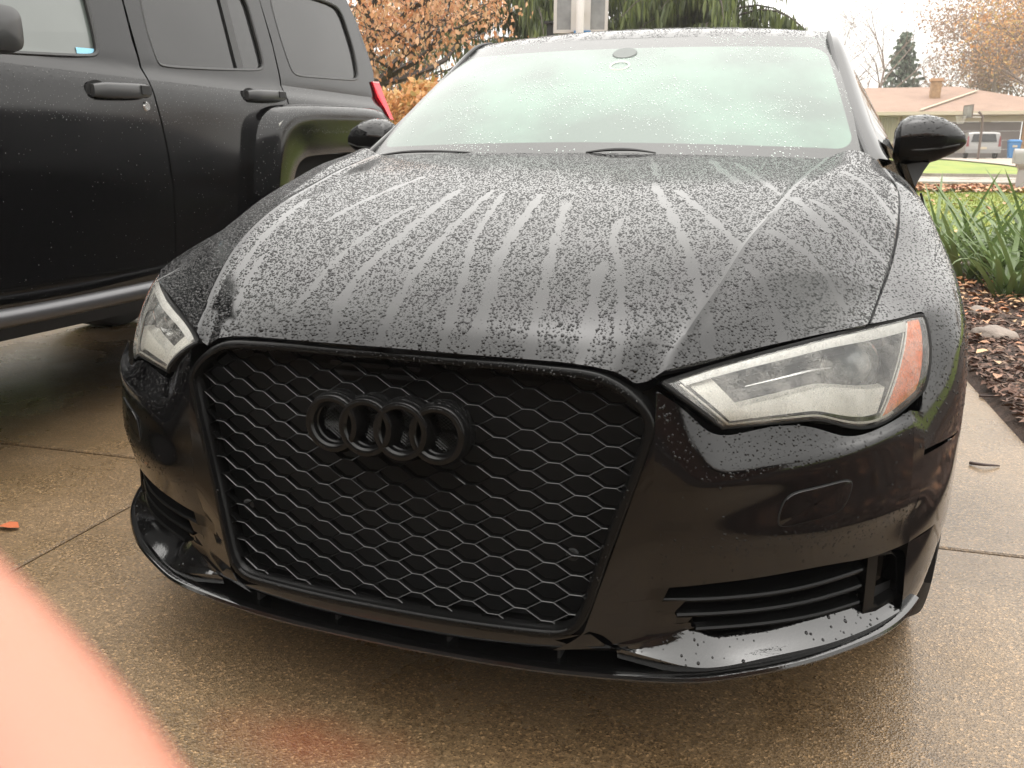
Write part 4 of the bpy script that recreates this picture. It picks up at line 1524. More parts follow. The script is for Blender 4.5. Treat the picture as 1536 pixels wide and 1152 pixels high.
# step bar, sill, underbody
mb = MB()
mb.tube(spl(np.array([(-1.90, .12, .44), (-1.765, .30, .495), (-1.752, .8, .497), (-1.752, 1.5, .50), (-1.76, 2.0, .50), (-1.88, 2.18, .46)]), 40), .030, 14)
part('step_bar', mb, P('satin_step', (.11, .11, .115), rough=.3, metal=.6), suv)
mb = MB()
mb.box((-3.42, .15, .40), (-1.87, 2.35, .53))
mb.box((-3.1, -.9, .36), (-2.2, .15, .7))
mb.box((-3.1, 2.35, .36), (-2.2, 3.5, .7))
part('underbody', mb, M['matt_black'], suv, smooth=False)


def grip(name, y0, y1, z0, z1, parent):
    zc = (z0 + z1) / 2
    h = (z1 - z0) / 2
    mb = MB()
    ys_ = np.linspace(y0, y1, 9)
    prof_ = np.array([.75, .95, 1, 1, 1, 1, .98, .92, .7])
    dep = np.array([.030, .046, .050, .051, .051, .050, .048, .042, .028])
    g = []
    for y_, k_, d_ in zip(ys_, prof_, dep):
        ring = []
        for an in np.linspace(0, 2 * math.pi, 17)[:-1]:
            ca, sa = math.cos(an), math.sin(an)
            ring.append((sxx(zc) - .01 + (d_ if ca > 0 else .018) * (np.sign(ca) * abs(ca) ** .5 * .5 + .5) + .0, y_, zc + (y_ - y0) * .05 - (y1 - y0) * .025 + np.sign(sa) * abs(sa) ** .5 * h * k_))
        g.append(ring)
    g = np.array(g)
    e0 = g[:1].mean(axis=1, keepdims=True) + (g[:1] - g[:1].mean(axis=1, keepdims=True)) * .05
    e1 = g[-1:].mean(axis=1, keepdims=True) + (g[-1:] - g[-1:].mean(axis=1, keepdims=True)) * .05
    mb.grid(np.concatenate([e0, g, e1]), closed_u=True)
    hd = part(name, mb, M['handle'], parent, angle=40)
    mb = MB()
    ring = np.array([(sxx(zc) + .003, yc + w_ * math.cos(t), zc + (yc - y0) * .05 - (y1 - y0) * .025 + h * 1.25 * math.sin(t)) for yc, w_ in ((y0 + .03, .055),) for t in np.linspace(0, 2 * math.pi, 21)[:-1]])
    mb.add(ring, [tuple(range(20))])
    part('recess', mb, M['void'], hd, smooth=False)
    mb = MB()
    mb.box((sxx(zc) + .036, y0 + .205, zc - h * .45 + (y1 - y0) * .02), (sxx(zc) + .0425, y0 + .255, zc + h * .62 + (y1 - y0) * .02))
    part('keypad', mb, M['matt_black'], hd, angle=25)
    return hd


M['handle'] = P('handle_plastic', (.035, .035, .036), rough=.3, bump=(300, .0002))
grip('door_handle', 1.362, 1.640, 1.182, 1.238, fd)
grip('door_handle', 2.26, 2.555, 1.226, 1.276, rd)
mb = MB()
mb.lathe([(.001, .004), (.006, .004), (.007, .006), (.014, .006), (.018, .001)], (sxx(1.163), 1.623, 1.163), (1, 0, 0), 20)
part('key_lock', mb, M['lamp_chrome'], fd, angle=30)
# mirror at the frame's edge
mb = MB()
rings = []
for t, k_ in ((0, .5), (.08, .9), (.3, 1), (.75, 1), (.93, .9), (1, .5)):
    x = -1.80 + .20 * t
    rings.append([(x, .86 + .085 * k_ * np.sign(math.cos(a)) * abs(math.cos(a)) ** .5, 1.335 + .068 * k_ * np.sign(math.sin(a)) * abs(math.sin(a)) ** .5) for a in np.linspace(0, 2 * math.pi, 25)[:-1]])
rings = np.array(rings)
mb.grid(np.concatenate([rings[:1] * 0 + rings[:1].mean(axis=1, keepdims=True), rings, rings[-1:] * 0 + rings[-1:].mean(axis=1, keepdims=True)]), closed_u=True)
part('door_mirror', mb, M['handle'], suv, angle=40)
# tail lamp wrapping the corner
mb = MB()
tl = [(3.519, 1.396), (3.596, 1.400), (3.655, 1.195), (3.61, 1.20), (3.575, 1.245), (3.54, 1.32)]
mb.prism([(sxx(z) + .012, y, z) for y, z in tl], (-.16, .02, 0))
tlamp = part('tail_lamp', mb, M['red'], suv, angle=25)
mb = MB()
mb.prism([(sxx(1.4) + .0135, y, z) for y, z in [(3.519, 1.398), (3.597, 1.402), (3.606, 1.374), (3.527, 1.369)]], (-.16, .02, 0))
part('clear_top', mb, P('pink_clear_lens', (.85, .45, .45), rough=.2), tlamp, angle=25)
# rain on the SUV
Gs = [(g_fd, False), (g_rd, False), (g_qp, False)]
p, n = scatter(Gs, .018, RNG)
n = n * np.sign(n[:, 0:1])
k = RNG.random(len(p)) < np.where(p[:, 2] > 1.10, .9, .10)
beads('rain_beads', p[k], n[k], sizes(k.sum(), .0009, .0020), P('bright_bead', (.10, .10, .10), rough=.05), suv, hfac=.6)
p, n = scatter([(g_fd[:10], False), (g_rd[:10], False)], .010, RNG)
n = n * np.sign(n[:, 0:1])
k = (p[:, 2] > 1.2)
beads('rain_beads', p[k], n[k], sizes(k.sum(), .0012, .0026), M['water'], suv)
p, n = scatter([(FLARE, False)], .009, RNG)
n = n * np.sign(n[:, 0:1] + n[:, 2:3])
k = RNG.random(len(p)) < np.where(p[:, 2] > 1.1, .8, .12)
beads('rain_beads', p[k], n[k], sizes(k.sum(), .0012, .0028), P('misty_bead', (.06, .06, .06), rough=.05), suv, hfac=.5)

# ------------------------------------------------------------------ ground
def hgt(x, y):
    return float(np.interp(y, [-60, 9, 22, 24, 31, 40, 47, 60, 400], [0, 0, .28, .36, .47, .84, 1.03, 1.10, 1.4]))


def concrete(name, base, wet=0.5, stain=None, scale=1.0):
    m, nt, b = nmat(name)
    N, L = nt.nodes, nt.links
    t = N.new('ShaderNodeTexCoord')

    def noise(s, det=5, rough=.6):
        n = N.new('ShaderNodeTexNoise')
        n.inputs['Scale'].default_value = s
        n.inputs['Detail'].default_value = det
        n.inputs['Roughness'].default_value = rough
        L.new(t.outputs['Object'], n.inputs['Vector'])
        return n.outputs['Fac']

    def ramp(f, stops):
        r = N.new('ShaderNodeValToRGB')
        e = r.color_ramp.elements
        while len(e) < len(stops):
            e.new(.5)
        for q, (pos, c) in zip(e, stops):
            q.position = pos
            q.color = (*c, 1)
        L.new(f, r.inputs['Fac'])
        return r.outputs[0]

    def mixc(f, a, b_, mode='MIX'):
        x = N.new('ShaderNodeMix')
        x.data_type = 'RGBA'
        x.blend_type = mode
        if isinstance(f, float):
            x.inputs['Factor'].default_value = f
        else:
            L.new(f, x.inputs['Factor'])
        L.new(a, x.inputs['A'])
        L.new(b_, x.inputs['B'])
        return x.outputs['Result']
    big = ramp(noise(1.1 * scale, 6), [(.3, [base[0] * .60, base[1] * .56, base[2] * .50]), (.5, base), (.7, [c * 1.15 for c in base])])
    vo = N.new('ShaderNodeTexVoronoi')
    vo.inputs['Scale'].default_value = 240 * scale
    L.new(t.outputs['Object'], vo.inputs['Vector'])
    rgb = N.new('ShaderNodeSeparateColor')
    L.new(vo.outputs['Color'], rgb.inputs[0])
    grain = ramp(rgb.outputs[0], [(.0, (.50, .48, .45)), (.5, (.88, .87, .85)), (.88, (1.12, 1.10, 1.06)), (1.0, (2.0, 1.92, 1.84))])
    col = mixc(1.0, big, grain, 'MULTIPLY')
    fine = ramp(noise(420 * scale, 3), [(.35, (.80, .80, .80)), (.65, (1.15, 1.15, 1.15))])
    col = mixc(1.0, col, fine, 'MULTIPLY')
    if stain:
        gx = N.new('ShaderNodeVectorMath')
        gx.operation = 'DISTANCE'
        mp = N.new('ShaderNodeMapping')
        mp.inputs['Scale'].default_value = (1, 2.2, 1)
        mp.inputs['Location'].default_value = (-stain[0], -stain[1] * 2.2, 0)
        L.new(t.outputs['Object'], mp.inputs['Vector'])
        L.new(mp.outputs[0], gx.inputs[0])
        nz = noise(9, 5)
        am = N.new('ShaderNodeMath')
        am.operation = 'MULTIPLY_ADD'
        L.new(nz, am.inputs[0])
        am.inputs[1].default_value = .25
        L.new(gx.outputs['Value'], am.inputs[2])
        st = ramp(am.outputs[0], [(.15, (.42, .42, .42)), (.36, (0, 0, 0))])
        rust = N.new('ShaderNodeRGB')
        rust.outputs[0].default_value = (.22, .05, .02, 1)
        col = mixc(st, col, rust.outputs[0])
    L.new(col, b.inputs['Base Color'])
    b.inputs['Coat Weight'].default_value = wet * .6
    b.inputs['Coat Roughness'].default_value = .2
    b.inputs['Coat IOR'].default_value = 1.4
    rr_ = N.new('ShaderNodeMapRange')
    rr_.inputs['From Min'].default_value = .35
    rr_.inputs['From Max'].default_value = .65
    rr_.inputs['To Min'].default_value = .16
    rr_.inputs['To Max'].default_value = .5
    L.new(noise(2.3 * scale, 6), rr_.inputs['Value'])
    L.new(rr_.outputs[0], b.inputs['Roughness'])
    add = N.new('ShaderNodeMath')
    add.operation = 'ADD'
    L.new(vo.outputs['Distance'], add.inputs[0])
    L.new(noise(330 * scale, 3), add.inputs[1])
    bp = N.new('ShaderNodeBump')
    bp.inputs['Distance'].default_value = .0016 / scale
    bp.inputs['Strength'].default_value = .8
    L.new(add.outputs[0], bp.inputs['Height'])
    L.new(bp.outputs[0], b.inputs['Normal'])
    return m


def soil_mat(name, stops, scale, bump=.01, rough=.8):
    m, nt, b = nmat(name)
    N, L = nt.nodes, nt.links
    t = N.new('ShaderNodeTexCoord')
    n = N.new('ShaderNodeTexNoise')
    n.inputs['Scale'].default_value = scale
    n.inputs['Detail'].default_value = 8
    n.inputs['Roughness'].default_value = .65
    L.new(t.outputs['Object'], n.inputs['Vector'])
    r = N.new('ShaderNodeValToRGB')
    e = r.color_ramp.elements
    while len(e) < len(stops):
        e.new(.5)
    for q, (pos, c) in zip(e, stops):
        q.position = pos
        q.color = (*c, 1)
    L.new(n.outputs['Fac'], r.inputs['Fac'])
    L.new(r.outputs[0], b.inputs['Base Color'])
    b.inputs['Roughness'].default_value = rough
    bp = N.new('ShaderNodeBump')
    bp.inputs['Distance'].default_value = bump
    n2 = N.new('ShaderNodeTexNoise')
    n2.inputs['Scale'].default_value = scale * 12
    n2.inputs['Detail'].default_value = 4
    L.new(t.outputs['Object'], n2.inputs['Vector'])
    L.new(n2.outputs['Fac'], bp.inputs['Height'])
    L.new(bp.outputs[0], b.inputs['Normal'])
    return m


def terrain(name, x0, x1, y0, y1, dz, mat, nx=30, ny=60, kind='structure', amp=0.0):
    xs, ys = np.linspace(x0, x1, nx), np.linspace(y0, y1, ny)
    g = np.array([[(x, y, hgt(x, y) + dz + (amp * mnoise.noise(Vector((x * 3, y * 3, 0))) if amp else 0)) for x in xs] for y in ys])
    mb = MB()
    mb.grid(g)
    o = link(name, mb.mesh(name, mat))
    o['kind'] = kind
    return o


M['lawn'] = soil_mat('lawn_green', [(.3, (.10, .145, .016)), (.5, (.15, .195, .022)), (.62, (.19, .21, .03)), (.75, (.24, .15, .035))], .9, .02)
M['concrete'] = concrete('wet_concrete', (.180, .122, .067), stain=(-.16, -.02))
M['pale_concrete'] = concrete('pale_concrete', (.30, .275, .235), scale=.5)
M['joint'] = P('joint_dirt', (.045, .035, .025), rough=.9, bump=(60, .004), var=(20, .5))
terrain('ground', -220, 260, -60, 420, -.035, M['lawn'], 60, 160)
# driveway: slabs turned a little against the car
TH = R(3.4)
E1 = np.array([math.cos(TH), math.sin(TH)])
E2 = np.array([-math.sin(TH), math.cos(TH)])
drive = MB()
dq = [(-6.6, -9.0), (1.53, -9.0), (1.53, 10.3), (-6.6, 10.3)]
drive.add([(*(E1 * a + E2 * b), -.02) for a, b in dq], [(0, 1, 2, 3)])
driveway = link('driveway', drive.mesh('driveway', M['joint'], False))
props(driveway, kind='structure')
us = [-6.57, -3.87, -1.176, 1.52]
vs_ = [-7.83, -4.83, -1.83, 1.168, 4.17, 7.17, 10.17]
gap = .006
for i in range(3):
    for j in range(6):
        a0, a1, b0, b1 = us[i] + gap, us[i + 1] - gap, vs_[j] + gap, vs_[j + 1] - gap
        mb = MB()
        dz = random.uniform(-.002, .002)
        lev = [(0, -.03), (0, -.006), (.004, -.001), (.012, 0.0)]
        rings = []
        for ins, z in lev:
            ring = []
            for (a, b) in ((a0 + ins, b0 + ins), (a1 - ins, b0 + ins), (a1 - ins, b1 - ins), (a0 + ins, b1 - ins)):
                ring.append((*(E1 * a + E2 * b), z + dz))
            rings.append(ring)
        mb.grid(np.array(rings), closed_u=True)
        mb.add(rings[-1], [(0, 1, 2, 3)])
        part('slab', mb, M['concrete'], driveway, smooth=True, angle=30)
terrain('driveway_apron', -6.6, 1.0, 10.4, 24, .004, M['concrete'], 8, 20)
# planting bed right of the driveway
M['mulch'] = soil_mat('wet_mulch', [(.3, (.035, .022, .016)), (.55, (.10, .062, .045)), (.72, (.20, .13, .095))], 16, .03)
edge = [(*(E1 * 1.505 + E2 * v), 0) for v in np.linspace(-9, 8.6, 80)]
bed_rows = []
for k, e in enumerate(edge):
    w = 5.6 + .4 * math.sin(k * .2)
    row = []
    for a in np.linspace(0, 1, 50) ** 1.5:
        x, y = e[0] + w * a, e[1] + .05 * w * a
        z = -.03 + .045 * min(1, a * 60) + .045 * min(1, a * 10) + .03 * mnoise.noise(Vector((x * 5, y * 5, 1))) * min(1, a * 14)
        row.append((x, y, z))
    bed_rows.append(row)
mb = MB()
mb.grid(np.array(bed_rows))
bed = link('planting_bed', mb.mesh('planting_bed', M['mulch']))
bed['kind'] = 'structure'
BEDG = np.array(bed_rows)


def bed_z(x, y):
    d = (BEDG[:, :, 0] - x) ** 2 + (BEDG[:, :, 1] - y) ** 2
    k = np.unravel_index(d.argmin(), d.shape)
    return float(BEDG[k][2])


def flakes(name, pts, size, mat, label=None, cat=None, curl=.3, rng=RNG, parent=None, aspect=.55, flat=.5):
    """curled leaf-shaped scraps, one object"""
    k = len(pts)
    pts = np.asarray(pts, float)
    an = rng.random(k) * 6.28
    tilt = (rng.random((k, 2)) - .5) * flat
    s = size * (.6 + .8 * rng.random(k))
    d = np.stack([np.cos(an), np.sin(an), tilt[:, 0]], 1)
    w = np.stack([-np.sin(an), np.cos(an), tilt[:, 1]], 1)
    up = np.cross(d, w)
    c = curl * (.3 + rng.random(k))
    sh = [(-1, 0, .0), (-.45, aspect, 1), (.25, aspect * .9, 1), (1, 0, .35), (.25, -aspect * .9, 1), (-.45, -aspect, 1), (-.1, 0, 0)]
    V = np.stack([pts + s[:, None] * (a * d + b * w) + (s * c * e)[:, None] * up for a, b, e in sh], axis=1)
    F = np.array([(6, 0, 1), (6, 1, 2), (6, 2, 3), (6, 3, 4), (6, 4, 5), (6, 5, 0)])
    f = (F[None] + (np.arange(k) * 7)[:, None, None]).reshape(-1, 3)
    me = fast_mesh(name, V.reshape(-1, 3), f, mat)
    o = link(name, me, parent)
    o['kind'] = 'stuff'
    if label:
        o['label'] = label
    if cat:
        o['category'] = cat
    return o


def fast_mesh(name, V, f, mat, smooth=False):
    me = bpy.data.meshes.new(name)
    me.vertices.add(len(V))
    me.vertices.foreach_set('co', np.asarray(V, dtype=np.float32).ravel())
    f = np.asarray(f, dtype=np.int32)
    me.loops.add(f.size)
    me.loops.foreach_set('vertex_index', f.ravel())
    me.polygons.add(len(f))
    me.polygons.foreach_set('loop_start', (np.arange(len(f)) * f.shape[1]).astype(np.int32))
    if smooth:
        me.polygons.foreach_set('use_smooth', np.ones(len(f), dtype=bool))
    me.update(calc_edges=True)
    me.materials.append(mat)
    return me


def leaf_mat(name, cols, rough=.5, transl=.0):
    """each leaf island takes its own colour"""
    m, nt, b = nmat(name)
    N, L = nt.nodes, nt.links
    g = N.new('ShaderNodeNewGeometry')
    r = N.new('ShaderNodeValToRGB')
    r.color_ramp.interpolation = 'LINEAR'
    e = r.color_ramp.elements
    while len(e) < len(cols):
        e.new(.5)
    for i, (q, c) in enumerate(zip(e, cols)):
        q.position = i / (len(cols) - 1)
        q.color = (*c, 1)
    L.new(g.outputs['Random Per Island'], r.inputs['Fac'])
    L.new(r.outputs[0], b.inputs['Base Color'])
    b.inputs['Roughness'].default_value = rough
    if transl:
        tr = N.new('ShaderNodeBsdfTranslucent')
        L.new(r.outputs[0], tr.inputs['Color'])
        mx = N.new('ShaderNodeMixShader')
        mx.inputs[0].default_value = transl
        out = [n for n in N if n.type == 'OUTPUT_MATERIAL'][0]
        L.new(b.outputs[0], mx.inputs[1])
        L.new(tr.outputs[0], mx.inputs[2])
        L.new(mx.outputs[0], out.inputs['Surface'])
    return m


M['chip'] = leaf_mat('bark_chips', [(.045, .022, .014), (.12, .06, .04), (.19, .105, .07), (.08, .043, .03), (.25, .17, .12)], .7)
M['fallen'] = leaf_mat('fallen_leaves', [(.30, .10, .05), (.42, .20, .09), (.20, .10, .06), (.50, .33, .18), (.36, .14, .06)], .55)
chips = []
for _ in range(15000):
    v = random.uniform(-1.6, 6.3)
    a = random.random() ** 1.4 * 1.9
    q = E1 * (1.55 + a) + E2 * v
    chips.append((q[0], q[1], .03 + .03 * min(1, a * 6) + random.uniform(-.005, .02)))
flakes('bark_chips', chips, .022, M['chip'], 'dark wet bark chips covering the planting bed', 'bark chips', .25, aspect=.28, flat=.9)
lv = []
for _ in range(520):
    v = random.uniform(-1.0, 6.0)
    a = random.random() ** .9 * 1.5
    q = E1 * (1.55 + a) + E2 * v
    lv.append((q[0], q[1], .065 + random.uniform(0, .025)))
for _ in range(500):
    v = random.uniform(4.6, 6.6)
    a = random.uniform(.0, 1.6)
    q = E1 * (1.56 + a) + E2 * v
    lv.append((q[0], q[1], .07 + random.uniform(0, .04)))
for _ in range(5):
    v = random.uniform(2.2, 5)
    q = E1 * (1.40 + random.uniform(0, .10)) + E2 * v
    lv.append((q[0], q[1], .008))
flakes('fallen_leaves', lv, .030, M['fallen'], 'brown and orange fallen leaves lying on the bark chips', 'leaves', .45)
lv = [(x, y, hgt(x, y) + random.uniform(0, .05)) for x, y in ((random.uniform(-2, 14), random.gauss(22.9, .45)) for _ in range(5200))]
flakes('fallen_leaves', lv, .085, M['fallen'], 'drift of red-brown fallen leaves along the near edge of the street', 'leaves', .45)
lv = [(x, y, hgt(x, y) + random.uniform(.02, .05)) for x, y in ((random.uniform(1.6, 9), random.uniform(8.5, 22)) for _ in range(330))]
flakes('fallen_leaves', lv, .06, M['fallen'], 'single orange leaves scattered over the near lawn', 'leaves', .4)
# single leaf and twigs on the concrete
for nm, (x, y), s_, lab in (('leaf', (-1.41, .49), .035, 'small orange leaf on the concrete left of the sedan'),):
    mb = MB()
    mb.add([(x - s_, y, .004), (x - .4 * s_, y - .5 * s_, .014), (x + .5 * s_, y - .4 * s_, .012), (x + s_, y + .1 * s_, .008), (x + .4 * s_, y + .55 * s_, .015), (x - .4 * s_, y + .5 * s_, .013), (x, y, .004)], [(6, 0, 1), (6, 1, 2), (6, 2, 3), (6, 3, 4), (6, 4, 5), (6, 5, 0)])
    props(link(nm, mb.mesh(nm, P('leaf_orange', (.42, .12, .05), rough=.5))), lab, 'leaf')
M['twig'] = P('twig_bark', (.07, .05, .045), rough=.8, bump=(200, .001))
for k, (pts, lab) in enumerate((([(1.155, 1.975, .008), (1.19, 1.955, .013), (1.215, 1.962, .012), (1.245, 1.985, .006)], 'short dark twig lying on the concrete beside the front wheel'),
                                ([(1.325, 2.95, .008), (1.36, 2.93, .016), (1.42, 2.90, .03)], 'thin twig reaching from the bark chips onto the concrete edge'),
                                ([(1.62, 2.35, .09), (1.75, 2.42, .10), (1.88, 2.40, .09)], 'pale stick lying on the bark chips at the right edge'))):
    mb = MB()
    mb.tube(spl(np.array(pts), 10), np.linspace(.006, .003, 10), 6)
    props(link('twig', mb.mesh('twig', M['twig'])), lab, 'twig', 'twigs by the driveway')
M['stone'] = P('bed_stone', (.19, .155, .13), rough=.75, bump=(40, .01), var=(9, .3))


def stone(x, y, sx_, sy_, sz_, lab, seed):
    bm = bmesh.new()
    bmesh.ops.create_icosphere(bm, subdivisions=3, radius=1)
    for v in bm.verts:
        k = 1 + .22 * mnoise.noise(v.co * 1.6 + Vector((seed, 0, 0)))
        v.co = Vector((v.co.x * sx_ * k, v.co.y * sy_ * k, v.co.z * sz_ * k))
    me = bpy.data.meshes.new('stone')
    bm.to_mesh(me)
    bm.free()
    me.polygons.foreach_set('use_smooth', [True] * len(me.polygons))
    me.materials.append(M['stone'])
    o = link('stone', me)
    o.location = (x, y, .05 + sz_ * .35)
    props(o, lab, 'stone', 'stones in the planting bed')


stone(1.56, 4.15, .12, .10, .05, 'pale flat stone in the bed nearest the fender', 1)
stone(1.66, 3.35, .10, .08, .055, 'round brown stone half sunk in the bark chips', 5)
stone(1.60, 4.9, .07, .06, .05, 'small pale stone near the lily leaves', 9)

# lily clumps: strap leaves, each leaf a part
M['strap'] = leaf_mat('strap_leaf', [(.045, .085, .022), (.075, .13, .035), (.10, .16, .05), (.14, .18, .06), (.20, .19, .07)], .32, .25)


def strap(base, az, ln, arch, w, rng):
    n = 9
    t = np.linspace(0, 1, n)
    out = np.sin(t * arch) / max(arch, .1) * ln * .8
    up = ln * (t * math.cos(arch * .35) - .55 * arch * t ** 2.4)
    d = np.array([math.cos(az), math.sin(az), 0])
    s = np.array([-math.sin(az), math.cos(az), 0])
    c = np.array(base) + d * out[:, None] + np.array([0, 0, 1.0]) * up[:, None]
    ww = w * np.sqrt(np.clip(1 - t ** 2.2, 0, 1)) * (.5 + .5 * np.minimum(1, t * 6))
    tw = s + d * .25 * math.sin(rng.random() * 6)
    fold = np.array([0, 0, .35]) * ww[:, None]
    return np.stack([c - tw * ww[:, None] + fold, c, c + tw * ww[:, None] + fold], axis=0)


LILY = [(1.80, 6.55, .85), (2.02, 6.15, .9), (2.30, 6.35, 1.0), (2.62, 6.0, 1.0), (2.15, 6.9, .95), (2.55, 6.75, 1.0), (2.95, 6.4, 1.0), (1.90, 5.75, .72), (2.30, 5.6, .78), (1.48, 6.7, .8), (1.62, 7.2, .95), (1.95, 7.4, .95)]
LAB = ['strappy green lily clump closest to the fender at the bed corner', 'lily clump with arching leaves just right of the corner clump', 'tall lily clump in the middle of the row',
       'wide lily clump at the right edge with drooping pale leaves', 'upright lily clump behind the corner clump', 'upright lily clump behind the middle of the row',
       'far right lily clump cut by the picture edge', 'low lily clump with leaves lying on the fallen leaves', 'low lily clump in front of the tall middle one', 'lily clump half hidden behind the fender, leftmost of all', 'upright lily clump rising just behind the leftmost one', 'rear lily clump standing at the edge of the lawn']
for (x, y, sc), lab in zip(LILY, LAB):
    z0 = bed_z(x, y)
    pl = thing('lily_plant', (x, y, z0), lab, 'plant', 'lily clumps in the bed')
    for q in range(int(46 * sc)):
        rng = random
        az = rng.uniform(0, 6.28)
        ln = rng.uniform(.55, 1.0) * sc
        arch = rng.choice([rng.uniform(.1, .4), rng.uniform(.5, 1.0), rng.uniform(.7, 1.25)])
        g = strap((x + rng.uniform(-.10, .10), y + rng.uniform(-.10, .10), z0), az, ln, arch, rng.uniform(.013, .023), rng)
        mb = MB()
        mb.grid(g)
        part('leaf', mb, M['strap'], pl, angle=None)

# lawn blades where the lawn is close enough to tell
M['blade'] = leaf_mat('grass_blade', [(.10, .15, .015), (.15, .20, .02), (.20, .23, .03), (.25, .22, .04)], .5, .2)
k = 26000
bx = RNG.uniform(1.4, 9.5, k)
by = 8.3 + 14 * RNG.random(k) ** 1.5
bz_ = np.array([hgt(a, b) for a, b in zip(bx, by)]) - .03
an = RNG.random(k) * 6.28
hh = .035 + .03 * RNG.random(k)
wv = .006 + .004 * (by - 8) / 6
V = np.stack([np.stack([bx - np.cos(an) * wv, by - np.sin(an) * wv, bz_], 1), np.stack([bx + np.cos(an) * wv, by + np.sin(an) * wv, bz_], 1),
              np.stack([bx + RNG.normal(0, .025, k), by + RNG.normal(0, .025, k), bz_ + hh], 1)], axis=1)
gr = link('lawn_grass', fast_mesh('lawn_grass', V.reshape(-1, 3), np.arange(3 * k).reshape(-1, 3), M['blade']))
props(gr, 'short yellow-green lawn grass between the bed and the street', 'grass', kind='stuff')

# street, kerbs, far lawn, far drive
terrain('street', -220, 260, 24.2, 31.0, .002, M['pale_concrete'], 20, 12)
for nm, y0 in (('kerb', 23.95), ('kerb', 31.0)):
    mb = MB()
    z = hgt(0, y0)
    mb.box((-220, y0, z - .1), (260, y0 + .22, z + .10))
    o = link(nm, mb.mesh(nm, M['pale_concrete'], False))
    o['kind'] = 'structure'
fd_rows = []
for y in np.linspace(31.3, 59.5, 40):
    xl = float(np.interp(y, [31.3, 36, 42, 48, 52, 60], [8.6, 8.0, 7.0, 5.9, 5.2, 5.0]))
    fd_rows.append([(xl + (16 - xl) * a, y, hgt(0, y) + .01) for a in np.linspace(0, 1, 5)])
mb = MB()
mb.grid(np.array(fd_rows))
o = link('far_driveway', mb.mesh('far_driveway', P('far_concrete', (.30, .245, .19), rough=.7, var=(.6, .15))))
o['kind'] = 'structure'

# ------------------------------------------------------------------ house across the street
M['brick'] = P('tan_brick', (.27, .16, .08), rough=.8, var=(6, .25), bump=(20, .01))
M['shingle'] = P('brown_shingles', (.225, .145, .105), rough=.8, var=(1.2, .12), bump=(9, .03))
M['fascia'] = P('taupe_fascia', (.30, .235, .18), rough=.7, var=(3, .1))
M['garage'] = P('grey_brown_door', (.115, .095, .088), rough=.6, var=(1.5, .1))
M['cream'] = P('cream_paint', (.42, .36, .27), rough=.7)
hs_ = thing('ranch_house', (5, 62, 1.1), 'low brown-roofed ranch house with tan brick chimney across the street', 'house')
mb = MB()
mb.box((-9, 60.0, 1.0), (6.6, 60.3, 3.7))
mb.box((11.55, 60.0, 1.0), (14.6, 60.3, 3.7))
mb.box((-9, 60.3, 1.0), (-8.7, 72, 3.7))
mb.box((14.3, 60.3, 1.0), (14.6, 72, 3.7))
part('wall', mb, M['brick'], hs_, smooth=False, kind='stuff')
mb = MB()
R0, R1, R2, R3 = (-10, 59.1, 3.78), (15.4, 59.1, 3.78), (8.44, 66, 5.67), (-4, 66, 5.67)
R4, R5 = (15.4, 73, 3.78), (-10, 73, 3.78)
mb.add([R0, R1, R2, R3, R4, R5], [(0, 1, 2, 3), (1, 4, 2), (4, 5, 3, 2), (5, 0, 3)])
rf = part('roof', mb, M['shingle'], hs_, smooth=False)
mb = MB()
mb.box((-10, 59.08, 3.60), (15.4, 59.14, 3.80))
part('gutter', mb, M['cream'], hs_, smooth=False)
mb = MB()
mb.box((-10, 59.14, 3.57), (15.4, 60.0, 3.62))
part('soffit', mb, M['fascia'], hs_, smooth=False)
mb = MB()
mb.box((4.9, 59.9, 3.22), (11.6, 60.02, 3.60))
part('garage_header', mb, M['cream'], hs_, smooth=False)
a_, b_ = np.array([5.8, 59.2, 3.86]), np.array([9.38, 64.2, 5.24])
mb = MB()
dv = np.cross(b_ - a_, (0, 0, 1))
dv = dv / np.linalg.norm(dv) * .09
mb.prism([a_ - dv, a_ + dv, b_ + dv, b_ - dv], (0, 0, .06))
part('roof_flashing', mb, M['cream'], hs_, smooth=False)
mb = MB()
mb.box((6.55, 62.6, 4.4), (7.15, 63.3, 5.80))
ch = part('chimney', mb, M['brick'], hs_, smooth=False)
mb = MB()
mb.box((6.48, 62.53, 5.78), (7.22, 63.37, 5.95))
part('chimney_cap', mb, P('brick_cap', (.38, .22, .12), rough=.8), ch, smooth=False)
for q in range(4):
    z0 = 1.12 + q * .525
    mb = MB()
    mb.box((6.75, 60.02, z0), (11.45, 60.12, z0 + .515))
    part('garage_panel', mb, M['garage'], hs_, smooth=False)
mb = MB()
mb.box((2.7, 59.97, 2.0), (4.75, 60.05, 3.58))
wf = part('window', mb, M['cream'], hs_, smooth=False)
M['curtain'] = P('beige_curtain', (.26, .235, .165), rough=.8)
for x0, x1 in ((2.8, 3.68), (3.74, 4.65)):
    cg = np.array([[(x, 59.955 + .012 * math.sin(x * 40), z) for x in np.linspace(x0, x1, 40)] for z in (2.08, 3.5)])
    mb = MB()
    mb.grid(cg)
    part('curtain', mb, M['curtain'], wf)
mb = MB()
mb.box((2.6, 59.93, 1.93), (4.85, 60.0, 2.0))
part('sill', mb, M['cream'], wf, smooth=False)

